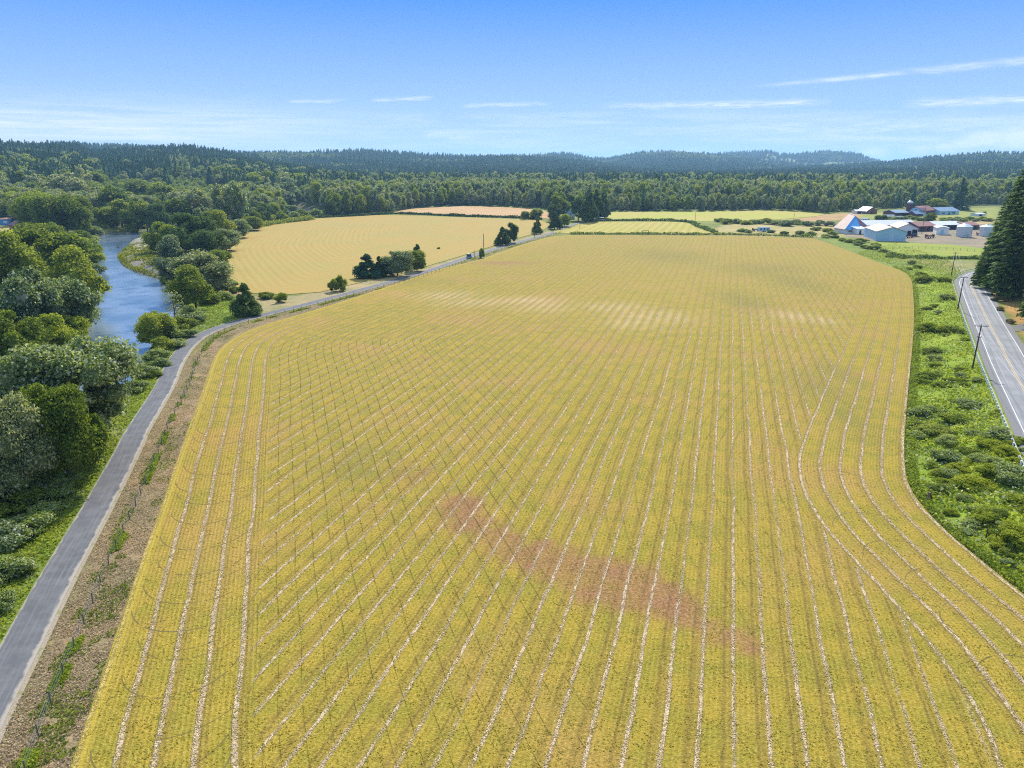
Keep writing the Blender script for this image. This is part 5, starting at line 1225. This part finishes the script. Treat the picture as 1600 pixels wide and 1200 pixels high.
def pole(P, h_, z, label, arms=((0.25, 2.4),), rz=0.0, r_=0.15, group=None, guy=None, name='utility_pole'):
    e = empty(name, (P[0], P[1], z), rz); tag(e, label, 'utility pole' if name == 'utility_pole' else 'post', group)
    bm = bmesh.new(); tube(bm, (0, 0, -0.5), (0, 0, h_), r_, r_*0.62, 10); obj_bm('pole_shaft', bm, M['pole_wood'], e)
    for dz, L in arms:
        bm = bmesh.new(); box(bm, -L/2, L/2, -.20, -.08, h_-dz-.07, h_-dz+.07); a = obj_bm('crossarm', bm, M['pole_wood'], e)
        for x_ in (-L/2+.12, 0.0, L/2-.12):
            bm = bmesh.new(); tube(bm, (x_, -.14, h_-dz+.07), (x_, -.14, h_-dz+.27), .05, .04, 6); obj_bm('insulator', bm, M['galv'], a)
    if guy:
        bm = bmesh.new(); tube(bm, (0, 0, h_*0.62), guy, .03, .03, 4); obj_bm('guy_wire', bm, M['goldpaint'] if 'goldpaint' in M else M['wire'], e)
    return e
M['goldpaint'] = simple('goldpaint', (0.6, 0.5, 0.12), .6, .1)
# poles along the highway
PB = [((1486, 432), 394, 'farthest of the three leaning power poles, beyond the highway bend'), ((1496, 485), 432, 'middle of the three power poles along the highway guardrail'), ((1519, 577), 507, 'nearest of the three power poles along the highway guardrail, with a wide crossarm')]
tops = []
for (px, py), top, lb in PB:
    z = gz(*G(px, py, 0.3)); P = G(px, py, z); h_ = height_for(P, top, z); pole(P, h_, z, lb, ((0.3, 2.6), (2.6, 0.9)) if top > 500 else ((0.3, 2.2),), R(-8), 0.17, 'power poles along the highway')
    tops.append(Vector((P[0], P[1], z+h_-0.05)))
P4 = tops[2]+(tops[2]-tops[1])*1.0+Vector((7, 0, 0)); P4z = gz(P4.x, P4.y)
pole((P4.x, P4.y), tops[2].z-P4z+.3, P4z, 'power pole at the guardrail nearer than the picture edge', ((0.3, 2.6),), R(-8), 0.17, 'power poles along the highway'); tops.append(Vector((P4.x, P4.y, tops[2].z+.25)))
P0 = tops[0]+(tops[0]-tops[1])*0.85+Vector((-6, 0, 0))
def wire_span(a, b, sag, label):
    bm = bmesh.new(); n = 12; pts = []
    for i in range(n+1):
        t = i/n; p = a.lerp(b, t); p = Vector((p.x, p.y, p.z-4*sag*t*(1-t))); pts.append(p-a)
    for i in range(n): tube(bm, pts[i], pts[i+1], .018, .018, 4)
    o = obj_bm('overhead_wire', bm, M['wire']); o.location = a; tag(o, label, 'wire', 'power lines beside the highway')
names4 = ['far', 'middle', 'near']
for k in range(3):
    for j, dx in enumerate((-1.15, 0.0, 1.15)):
        wire_span(tops[k]+Vector((dx, 0, 0)), tops[k+1]+Vector((dx, 0, 0)), 1.1, f'{["field side", "centre", "road side"][j]} overhead wire of the {names4[k]} span over the highway edge')
# poles elsewhere
P = G(756, 399.5); pole(P, height_for(P, 365), gz(*P), 'lone brown pole with a yellow guy wire beside the trail vehicle', (), 0, 0.2, guy=(-3.4, -1.0, 0.1))
P = G(741, 402); pole(P, height_for(P, 391), gz(*P), 'short thick post beside the white vehicle on the trail', (), 0, 0.16, name='marker_post')
P = G(1086, 346); pole(P, height_for(P, 331), gz(*P), 'thin pole on the hedge corner behind the striped paddock', (), 0, 0.16)
P = G(1240, 345); pole(P, height_for(P, 333), gz(*P), 'thin pole in the far pasture left of the tall barn', (), 0, 0.16)
P = G(1440, 366); pole(P, height_for(P, 344), gz(*P), 'farmyard power pole between the sheds', ((0.3, 2.0),), 0, 0.16)
P = G(835, 372); pole(P, 2.6, gz(*P), 'short post on the trail fence near the slim dark tree', (), 0, 0.16, name='marker_post')
P = G(906, 356); pole(P, 4, gz(*P), 'white gate post on the trail just before the farmyard', (), 0, 0.16, name='marker_post')
P = G(18, 362); pole(P, 8, gz(*P), 'pole beside the blue shed on the west bank', (), 0, 0.14)
P = G(1441, 503); pole(P, 2.6, gz(*P), 'thin green stake standing in the ditch grass', (), 0, 0.05, name='marker_post')
# stump with a leaning board at the field corner, fence posts in the ditch
def broken_post(px, py, label):
    P = G(px, py); e = empty('broken_post', (P[0], P[1], gz(*P)), 0.4); tag(e, label, 'post')
    bm = bmesh.new(); tube(bm, (0, 0, -.3), (0.05, 0, 1.3), .17, .15, 8); obj_bm('post_shaft', bm, M['stump'], e)
    bm = bmesh.new(); slab(bm, [(0.1, -.1, 1.25), (0.1, .15, 1.25), (1.0, .3, 0.0), (1.0, -.1, 0.0)], .05); obj_bm('leaning_board', bm, M['stump'], e)
broken_post(1450, 778, 'weathered broken post with a leaning board at the right corner of the mown field')
for i, (px, py) in enumerate([(1553, 852), (1577, 873), (1540, 842)]):
    P = G(px, py); pole(P, 1.3, gz(*P), ['grey fence post in the bramble below the field corner', 'grey fence post nearest the picture edge in the rim grass', 'first grey fence post past the field corner'][i], (), 0, .08, name='fence_post')
# dead snag in the river
bm = bmesh.new(); 
for a in ((-1.8, 0, -.3, 1.6, .3, .7), (-.6, .2, 0, -.3, .6, 1.3), (.2, .1, .2, 1.0, -.5, 1.1), (-1.2, 0, 0, -1.7, .5, .9)): tube(bm, a[:3], a[3:], .16, .05, 6)
o = obj_bm('driftwood', bm, M['bark']); P = G(184, 387.5, -2); o.location = (P[0], P[1], -2.0); tag(o, 'dark snag of driftwood lying in the river above the gravel point', 'driftwood')

# ------------------------------------------------------------------ buildings
def frame(A, B):
    A, B = Vector((*A, 0)), Vector((*B, 0)); return A, (B-A).length, math.atan2(B.y-A.y, B.x-A.x)
def gable(name, label, A, B, D, wh, rh, wall, roof, ridge='y', doors=(), wins=(), over=0.5, gambrel=False, roof2=None, cat='building', side_doors=()):
    o_, W, rz = frame(A, B); e = empty(name, (o_.x, o_.y, gz(o_.x, o_.y)-0.05), rz); tag(e, label, cat)
    bm = bmesh.new()
    if ridge == 'y':
        prof = [(0, 0), (0, wh), (W/2, rh), (W, wh), (W, 0)]
        if gambrel: prof = [(0, 0), (0, wh), (W*.06, wh+(rh-wh)*.36), (W*.2, wh+(rh-wh)*.72), (W*.36, wh+(rh-wh)*.93), (W/2, rh), (W*.64, wh+(rh-wh)*.93), (W*.8, wh+(rh-wh)*.72), (W*.94, wh+(rh-wh)*.36), (W, wh), (W, 0)]
        pf = lambda y: [(x, y, z) for x, z in prof]
        f, b = [bm.verts.new(p) for p in pf(0)], [bm.verts.new(p) for p in pf(D)]; n = len(prof)
        bm.faces.new(f); bm.faces.new(b[::-1]); bm.faces.new((f[0], b[0], b[1], f[1])); bm.faces.new((f[-1], f[-2], b[-2], b[-1]))
        obj_bm('wall', bm, wall, e)
        up = prof[1:-1]; t = .12
        for half, mt_, idx in ((0, roof, range(0, len(up)//2)), (1, roof2 or roof, range(len(up)//2, len(up)-1))):
            bm = bmesh.new()
            for i in idx:
                (x0, z0), (x1, z1) = up[i], up[i+1]; dx, dz = x1-x0, z1-z0; L = math.hypot(dx, dz)
                if i == 0: x0, z0 = x0-dx/L*over, z0-dz/L*over
                if i == len(up)-2: x1, z1 = x1+dx/L*over, z1+dz/L*over
                nx, nz = -dz/L*.03, dx/L*.03
                slab(bm, [(x0+nx, -over, z0+nz+t), (x1+nx, -over, z1+nz+t), (x1+nx, D+over, z1+nz+t), (x0+nx, D+over, z0+nz+t)], t)
            obj_bm('roof', bm, mt_, e)
    else:
        prof = [(0, wh), (D/2, rh), (D, wh)]
        f = [bm.verts.new(p) for p in [(0, 0, 0), (0, D, 0), (0, D, wh), (0, D/2, rh), (0, 0, wh)]]; b = [bm.verts.new(p) for p in [(W, 0, 0), (W, D, 0), (W, D, wh), (W, D/2, rh), (W, 0, wh)]]
        bm.faces.new(f); bm.faces.new(b[::-1]); bm.faces.new((f[0], f[4], b[4], b[0])); bm.faces.new((f[1], b[1], b[2], f[2]))
        obj_bm('wall', bm, wall, e)
        for i, mt_ in ((0, roof), (1, roof2 or roof)):
            (y0, z0), (y1, z1) = prof[i], prof[i+1]; dy, dz = y1-y0, z1-z0; L = math.hypot(dy, dz)
            if i == 0: y0, z0 = y0-dy/L*over, z0-dz/L*over
            else: y1, z1 = y1+dy/L*over, z1+dz/L*over
            bm = bmesh.new(); slab(bm, [(-over, y0, z0+.15), (W+over, y0, z0+.15), (W+over, y1, z1+.15), (-over, y1, z1+.15)], .12); obj_bm('roof', bm, mt_, e)
    for (x0, x1, z0, z1, mt_) in doors:
        bm = bmesh.new(); box(bm, x0*W, x1*W, -.09, -.01, z0+.06, z1); obj_bm('door', bm, mt_, e)
    for (x0, x1, z0, z1, mt_) in wins:
        bm = bmesh.new(); box(bm, x0*W, x1*W, -.07, -.01, z0, z1); w_ = obj_bm('window', bm, mt_, e)
        bm = bmesh.new(); fw = .1
        for q in ((x0*W-fw, x0*W, z0-fw, z1+fw), (x1*W, x1*W+fw, z0-fw, z1+fw), (x0*W, x1*W, z1, z1+fw), (x0*W, x1*W, z0-fw, z0)): box(bm, q[0], q[1], -.12, -.005, q[2], q[3])
        obj_bm('frame', bm, M['white_paint'], w_)
    for (y0, y1, z0, z1, mt_) in side_doors:
        bm = bmesh.new(); box(bm, -.09, -.01, y0, y1, z0+.06, z1); obj_bm('door', bm, mt_, e)
    return e
W_, D_ = M['shade_tinted_wall'], M['dark']
gable('storage_shed', 'big shade-tinted white shed with a worn tan roof at the edge of the green pasture', G(1368, 376.2), G(1414.5, 377.2), 28, 5.4, 7.9, W_, M['worn_roof'], doors=((.42, .60, 0, 4.2, simple('shed_door_paint', (0.46, 0.60, 0.68), .6, .05)),), over=.35)
gable('machine_shed', 'white shed with a tan roof and dark open bays behind the big shade-tinted shed', G(1401, 368.4), G(1433, 369.2), 22, 4.8, 7.4, M['white_paint'], M['tan_roof'], doors=((.72, .97, 0, 4.0, D_), (.50, .68, 0, 3.2, D_)))  # dark door panels stand in for the shade inside the open bays
gable('long_barn', 'long low barn with a white roof behind the two gabled sheds', G(1352, 361), G(1432, 360), 16, 3.6, 6.2, M['maroon'], M['white_roof'], ridge='x', doors=((.05, .2, 0, 3, D_), (.3, .45, 0, 3, D_)))
gable('milking_barn', 'rust roofed low barn in the middle of the farmyard', G(1434, 362), G(1462, 361), 14, 3.4, 5.6, M['maroon'], M['rust_roof'], ridge='x', doors=((.12, .32, 0, 2.8, D_), (.5, .65, 0, 2.6, D_)))
gable('long_shed', 'long white roofed shed between the small white shed and the grain bin', G(1462, 359.5), G(1505, 358.5), 16, 3.2, 5.0, M['maroon'], M['white_roof'], ridge='x', doors=((.1, .9, 0.2, 2.6, D_),))
gable('low_shed', 'rust roofed shed end showing between the two grain bins', G(1506, 359), G(1529, 358.5), 12, 3.0, 4.6, M['maroon'], M['rust_roof'], ridge='x', doors=((.55, .8, 0, 2.4, D_),))
gable('small_shed', 'small white shed with a flat pale roof left of the grain bins', G(1462.5, 366.6), G(1481.5, 367.2), 13, 4.2, 4.9, M['white_paint'], M['white_roof'], doors=((.35, .6, 0, 3.2, W_),))
gable('blue_shed', 'blue shed with a pinkish roof at the left picture edge', G(-40, 353), G(18, 351.5), 10, 4.2, 5.0, M['blue_metal'], M['worn_roof'], ridge='x', doors=((.3, .45, 0, 3, D_),), wins=((.80, .9, 1.4, 3.0, M['white_paint']),))
gable('dark_barn', 'dark brown barn half hidden by the west bank trees', G(27, 364.5), G(50, 363), 12, 4.8, 7.2, M['maroon'], M['maroon'], doors=((.3, .6, 0, 3.6, D_),))
gable('farmhouse', 'white farmhouse with a grey roof among the dark trees at the trail end', G(884, 343), G(898, 343), 9, 5.2, 8.0, M['shade_tinted_wall'], M['slate_roof'], doors=((.4, .52, 0, 2.2, M['maroon']),), wins=((.12, .28, 1, 2.4, M['window']), (.66, .84, 1, 2.4, M['window']), (.4, .58, 3.6, 5.0, M['window'])), cat='house')
gable('red_barn', 'distant barn with a rounded blue-white front and red roof beside the silo', G(1419.5, 336.8), G(1440, 337.7), 16, 3.0, 7.4, M['shade_tinted_wall'], M['rust_roof'], gambrel=True, doors=((.42, .6, 0, 3.2, D_),), wins=((.44, .56, 4.6, 5.6, M['window']),))
gable('lean_shed', 'low slate-roofed cattle shed left of the red barn', G(1398, 338), G(1419, 337.6), 14, 3.0, 4.8, M['maroon'], M['slate_roof'], ridge='x', doors=((.1, .5, 0, 2.2, D_), (.55, .95, 0, 2.2, D_)))
gable('front_shed', 'small slate-roofed shed in front of the red barn', G(1430, 338.6), G(1442, 338), 7, 2.4, 4.4, M['maroon'], M['slate_roof'], ridge='x', doors=((.3, .6, 0, 2, D_),))
gable('barn_wing', 'maroon barn wing with a rusty roof right of the rounded barn front', G(1440, 337), G(1460, 335.5), 14, 4.2, 7.6, M['maroon'], M['rust_roof'], ridge='x', doors=((.2, .36, 0, 3, D_),))
gable('grey_house', 'distant house with a wide slate-blue roof right of the red barn', G(1468, 336), G(1498, 335), 16, 3.2, 6.0, M['shade_tinted_wall'], M['slate_roof'], ridge='x', doors=((.45, .52, 0, 2.1, M['dark']),), wins=((.1, .25, .9, 2.2, M['window']), (.6, .8, .9, 2.2, M['window'])), cat='house')
gable('red_house', 'small brown-red house with a white roof left of the far farm', G(1353, 334.5), G(1370, 334), 10, 2.6, 6.0, M['rust_roof'], M['white_roof'], doors=((.42, .58, 0, 2.2, D_),), wins=((.15, .3, 1, 2.2, M['window']),), cat='house')
gable('white_garage', 'little white garage left of the small red-brown house', G(1337, 334), G(1349, 334), 8, 2.4, 3.4, M['white_paint'], M['white_roof'], ridge='x', doors=((.2, .7, 0, 2.1, D_),))
gable('pasture_shed', 'tiny white shed alone in the far right pasture', G(1526, 338), G(1539, 337.6), 6, 1.8, 2.6, M['white_paint'], M['white_roof'], ridge='x', doors=((.3, .6, 0, 1.6, D_),))
def poly_barn():
    cx, cy = 222, 468; e = empty('tall_barn', (cx, cy, gz(cx, cy)-.05)); tag(e, 'tall steep-roofed barn with a bright blue roof face and rusty side', 'barn')
    ev = [(210.3, 446), (221.8, 448), (237, 470), (235, 481), (222, 480), (209.0, 460)]; ev = [(x-cx, y-cy) for x, y in ev]; he = 3.1
    # overhanging eaves
    wl = [(x*.90, y*.93) for x, y in ev]
    bm = bmesh.new(); b = [bm.verts.new((x, y, 0)) for x, y in wl]; t = [bm.verts.new((x, y, he+.6)) for x, y in wl]
    for i in range(6): bm.faces.new((b[i], b[(i+1) % 6], t[(i+1) % 6], t[i]))
    bm.faces.new(t); wallo = obj_bm('wall', bm, M['white_paint'], e)
    p1, p2 = (221.5-cx, 458-cy, 10.9), (224.0-cx, 472-cy, 11.3)
    E = [(x, y, he) for x, y in ev]
    for pts, mt_ in (([E[0], E[1], p1], M['blue_metal']), ([E[1], E[2], p2, p1], M['maroon']), ([E[2], E[3], p2], M['rust_roof']), ([E[3], E[4], p2], M['white_roof']), ([E[4], E[5], p1, p2], M['worn_roof']), ([E[5], E[0], p1], M['worn_roof'])):
        bm = bmesh.new(); slab(bm, pts, .1); obj_bm('roof', bm, mt_, e)
    # white flashing along the hips
    bm = bmesh.new()
    for a, b_ in ((E[0], p1), (p1, p2)): tube(bm, (a[0], a[1], a[2]+.08), (b_[0], b_[1], b_[2]+.1), .2, .2, 5)
    obj_bm('ridge_cap', bm, M['white_paint'], e)
    d = Vector((wl[1][0]-wl[0][0], wl[1][1]-wl[0][1], 0)); L = d.length; d.normalize(); n = Vector((d.y, -d.x, 0)); A = Vector((wl[0][0], wl[0][1], 0))
    for x0, x1, z0, z1, nm in ((.22*L, .55*L, 1.5, 2.2, 'window'), (.72*L, .86*L, 0.06, 2.4, 'door')):
        bm = bmesh.new(); q = [A+d*x0+n*.08+Vector((0, 0, z0)), A+d*x1+n*.08+Vector((0, 0, z0)), A+d*x1+n*.08+Vector((0, 0, z1)), A+d*x0+n*.08+Vector((0, 0, z1))]; slab(bm, q, .07); obj_bm(nm, bm, M['dark'], e)
poly_barn()
gable('white_annex', 'low white shed joining the tall barn to the big shade-tinted shed', G(1338, 366.5), G(1352, 366), 10, 3.4, 4.4, M['white_paint'], M['white_roof'], ridge='x', doors=((.3, .5, 0, 2.4, D_),))
def bin_(px, base, wpx, wall_top, top, label):
    P = G(px, base); r = wpx/2/ppm(P); P = (P[0], P[1]+r); wh = height_for((P[0], P[1]-r), wall_top); th = height_for(P, top)
    e = empty('grain_bin', (P[0], P[1], gz(*P)-.02)); tag(e, label, 'grain bin', 'grain bins')
    bm = bmesh.new(); seg = 32; rings = int(wh/0.8)
    prev = None
    for k in range(rings*2+1):
        z = wh*k/(rings*2); rr = r*(1.0 if k % 2 else 0.992); cur = [bm.verts.new((rr*math.cos(2*math.pi*i/seg), rr*math.sin(2*math.pi*i/seg), z)) for i in range(seg)]
        if prev:
            for i in range(seg): bm.faces.new((prev[i], prev[(i+1) % seg], cur[(i+1) % seg], cur[i]))
        prev = cur
    obj_bm('bin_wall', bm, M['galv'], e)
    bm = bmesh.new(); a = [bm.verts.new((r*1.05*math.cos(2*math.pi*i/seg), r*1.05*math.sin(2*math.pi*i/seg), wh-.05)) for i in range(seg)]; b = [bm.verts.new((.5*math.cos(2*math.pi*i/seg), .5*math.sin(2*math.pi*i/seg), th-.25)) for i in range(seg)]
    for i in range(seg): bm.faces.new((a[i], a[(i+1) % seg], b[(i+1) % seg], b[i]))
    bm.faces.new(b); bm.faces.new(a[::-1]); ro = obj_bm('roof', bm, M['galv'], e)
    bm = bmesh.new(); tube(bm, (0, 0, th-.25), (0, 0, th+.1), .6, .5, 12); obj_bm('cap', bm, M['galv'], ro)
    bm = bmesh.new(); box(bm, -.5, .5, -r-.1, -r+.05, .1, 2.1); obj_bm('door', bm, M['grey_metal'], e)
    bm = bmesh.new(); tube(bm, (r*.62, -r*.82, 0), (r*.62, -r*.82, wh), .05, .05, 5); tube(bm, (r*.72, -r*.74, 0), (r*.72, -r*.74, wh), .05, .05, 5)
    for k in range(int(wh/.4)): tube(bm, (r*.62, -r*.82, .3+k*.4), (r*.72, -r*.74, .3+k*.4), .03, .03, 4)
    obj_bm('ladder', bm, M['grey_metal'], e)
bin_(1511.5, 371.0, 21.5, 354.5, 348, 'large galvanised grain bin standing clear of the firs')
bin_(1546, 370.0, 19, 354.5, 350, 'second grain bin half hidden behind the roadside firs')
def silo():
    P = G(1425, 336.5); r = 4.3/ppm(P)+0.1; P = (P[0], P[1]+6); h_ = height_for(P, 317.5)
    e = empty('silo', (P[0], P[1], gz(*P))); tag(e, 'maroon silo with a grey dome beside the distant red barn', 'silo')
    bm = bmesh.new(); tube(bm, (0, 0, 0), (0, 0, h_), r, r, 24); obj_bm('silo_wall', bm, M['maroon'], e)
    bm = bmesh.new(); bmesh.ops.create_uvsphere(bm, u_segments=24, v_segments=12, radius=r*1.03)
    for v in bm.verts: v.co.z = max(v.co.z, -.1)*0.85+h_
    obj_bm('dome', bm, M['galv'], e, True)
silo()
# ------------------------------------------------------------------ vehicles and small things
def wheel(bm, x, y, r_, w_): tube(bm, (x-w_/2, y, r_), (x+w_/2, y, r_), r_, r_, 14)
def vehicle(name, label, P, rz, L, W, H, body, cat, roof=None, cab=(0.05, 0.8), low=0.45):
    e = empty(name, (P[0], P[1], gz(*P)+0.06), rz); tag(e, label, cat)
    bm = bmesh.new(); v = box(bm, -W/2, W/2, -L/2, L/2, .28, H*low+.2); bmesh.ops.bevel(bm, geom=bm.edges[:], offset=.12, segments=2, affect='EDGES'); obj_bm('body', bm, body, e, True)
    y0, y1 = -L/2+cab[0]*L, -L/2+cab[1]*L; z0 = H*low+.19
    bm = bmesh.new(); a = [(-W/2+.08, y0), (W/2-.08, y0), (W/2-.08, y1), (-W/2+.08, y1)]; b = [(-W/2+.22, y0+.18), (W/2-.22, y0+.18), (W/2-.22, y1-.45), (-W/2+.22, y1-.45)]
    va = [bm.verts.new((*q, z0)) for q in a]; vb = [bm.verts.new((*q, H-.08)) for q in b]
    for i in range(4): bm.faces.new((va[i], va[(i+1) % 4], vb[(i+1) % 4], vb[i]))
    bm.faces.new(vb); bm.faces.new(va[::-1]); obj_bm('window_band', bm, M['window'], e)
    bm = bmesh.new(); box(bm, -W/2+.2, W/2-.2, y0+.15, y1-.42, H-.09, H); bmesh.ops.bevel(bm, geom=bm.edges[:], offset=.04, segments=2, affect='EDGES'); obj_bm('roof', bm, roof or body, e)
    for sx in (-1, 1):
        for sy in (-1, 1):
            bm = bmesh.new(); wheel(bm, sx*(W/2-.1), sy*L*.31, .33, .22); wo = obj_bm('wheel', bm, M['rubber'], e)
            bm = bmesh.new(); tube(bm, (sx*(W/2+.012), sy*L*.31, .33), (sx*(W/2+.03), sy*L*.31, .33), .19, .17, 10); obj_bm('rim', bm, M['galv'], wo)
    return e
M['blue_paint'] = simple('blue_paint', (0.10, 0.24, 0.50), .35, .06, 1, spec=.5); M['car_white'] = simple('car_white', (0.78, 0.79, 0.8), .3, .03, 1, spec=.5); M['dark_paint'] = simple('dark_paint', (0.04, 0.05, 0.07), .35, .1, 1, spec=.5)
vehicle('utility_vehicle', 'small white-roofed blue vehicle standing on the trail beside the short post', G(733, 403.5), R(-62), 2.3, 1.7, 2.1, simple('pale_blue_paint', (0.45, 0.56, 0.68), .4, .05, 1), 'vehicle', M['car_white'], (.05, .95), .3)
vehicle('parked_van', 'white van parked under the dark farmyard trees', G(938, 345.2), R(70), 6.5, 2.4, 2.7, M['car_white'], 'van', None, (.02, .92))
vehicle('parked_car', 'blue car parked left of the white van in the farmyard', G(925, 345.8), R(78), 4.6, 1.8, 1.5, M['blue_paint'], 'car')
vehicle('parked_car', 'white car parked at the end of the trail by the farmyard grove', G(917, 343.2), R(60), 4.5, 1.8, 1.5, M['car_white'], 'car')
vehicle('farm_truck', 'dark truck in the open bay beside the machine shed', G(1426, 369), R(20), 5, 2, 1.9, M['dark_paint'], 'truck')
def trailer(px, py, L, H, rz, body, name, label, wins=3):
    P = G(px, py); e = empty(name, (P[0], P[1], gz(*P)), rz); tag(e, label, 'trailer')
    bm = bmesh.new(); box(bm, -L/2, L/2, -1.25, 1.25, .5, H); bmesh.ops.bevel(bm, geom=bm.edges[:], offset=.15, segments=2, affect='EDGES'); obj_bm('body', bm, body, e)
    bm = bmesh.new(); box(bm, -L/2+.1, L/2-.1, -1.1, 1.1, H+.002, H+.12); obj_bm('roof', bm, M['white_roof'], e)
    for k in range(wins):
        x = -L/2+L*(k+.6)/(wins+.3); bm = bmesh.new(); box(bm, x-.45, x+.45, -1.29, -1.251, 1.3, H-.5); obj_bm('window', bm, M['window'], e)
    for x in (-.6, .6):
        for s in (-1, 1): bm = bmesh.new(); tube(bm, (x, s*1.0, .42), (x, s*1.2, .42), .4, .4, 12); obj_bm('wheel', bm, M['rubber'], e)
    bm = bmesh.new(); tube(bm, (L/2-.1, 0, .55), (L/2+1.2, 0, .5), .07, .07, 6); obj_bm('hitch', bm, M['dark'], e)
trailer(1193, 362.5, 7.5, 3.0, R(4), M['shade_tinted_wall'], 'camper_trailer', 'pale camper trailer beside the thicket at the far end of the mown field')
trailer(1351, 346, 6.5, 2.3, R(4), M['car_white'], 'camper_trailer', 'white trailer standing behind the tall barn')
trailer(1372, 349, 3.5, 1.8, R(-5), M['car_white'], 'box_trailer', 'short white trailer behind the tall barn left of the round dark tree', 1)
trailer(1388, 339.5, 9, 1.9, R(0), M['car_white'], 'flat_trailer', 'long low white trailer in front of the slate cattle shed', 2)
trailer(1405, 341, 6, 1.6, R(8), M['car_white'], 'flat_trailer', 'second low white trailer right in front of the slate cattle shed', 1)
def wagon(px, py, rz, label, mat):
    P = G(px, py); e = empty('farm_wagon', (P[0], P[1], gz(*P)), rz); tag(e, label, 'wagon')
    bm = bmesh.new(); box(bm, -2.4, 2.4, -1.1, 1.1, .8, .95); box(bm, -2.4, -2.3, -1.1, 1.1, .952, 2.2); box(bm, 2.3, 2.4, -1.1, 1.1, .952, 2.2); box(bm, -2.29, 2.29, 1.0, 1.1, .952, 1.6); obj_bm('wagon_bed', bm, mat, e)
    for x in (-1.6, 1.6):
        for s in (-1, 1): bm = bmesh.new(); tube(bm, (x, s*.9, .42), (x, s*1.12, .42), .42, .42, 12); obj_bm('wheel', bm, M['rubber'], e)
    bm = bmesh.new(); tube(bm, (2.4, 0, .8), (4, 0, .3), .06, .06, 6); obj_bm('drawbar', bm, M['dark'], e)
wagon(1181, 362, R(6), 'dark farm wagon left of the pale camper trailer', M['dark_paint'])
wagon(1419, 372, R(15), 'dark wagon parked against the right wall of the big shade-tinted shed', M['maroon'])
wagon(1532, 368, R(-20), 'rusty wagon between the two grain bins', M['rust_roof'])
wagon(1452, 372.5, R(8), 'low rusty wagon in the yard in front of the small white shed', M['maroon'])
# pipe gate in the far fence
P = G(1008, 367); e = empty('pipe_gate', (P[0], P[1], gz(*P)), R(2)); tag(e, 'brown gate frame in the weedy fence at the far end of the mown field', 'gate')
bm = bmesh.new()
for x in (-2, 2): tube(bm, (x, 0, -.2), (x, 0, 2.8), .16, .16, 6)
obj_bm('gate_post', bm, M['post_wood'], e)
bm = bmesh.new(); tube(bm, (-2, 0, 2.7), (2, 0, 2.7), .13, .13, 6); obj_bm('top_beam', bm, M['post_wood'], e)
bm = bmesh.new()
for z in (.3, .7, 1.1): tube(bm, (-1.9, .0, z), (1.9, 0, z), .05, .05, 5)
obj_bm('gate_rails', bm, M['post_wood'], e)

# ------------------------------------------------------------------ haze
hm = bpy.data.materials.new('air'); hm.use_nodes = True; hm.node_tree.nodes.clear(); n = NT(hm.node_tree)
pv = n.add('ShaderNodeVolumePrincipled'); pv.inputs['Color'].default_value = (0.40, 0.70, 1.0, 1); pv.inputs['Density'].default_value = 0.0001; pv.inputs['Anisotropy'].default_value = 0.25
oo = n.add('ShaderNodeOutputMaterial'); n.l.new(pv.outputs[0], oo.inputs['Volume'])
bm = bmesh.new(); box(bm, -15000, 15000, -15000, 15000, -5, 205); o = obj_bm('haze', bm, hm); tag(o, 'thin blue air filling the valley', None, None, 'stuff')
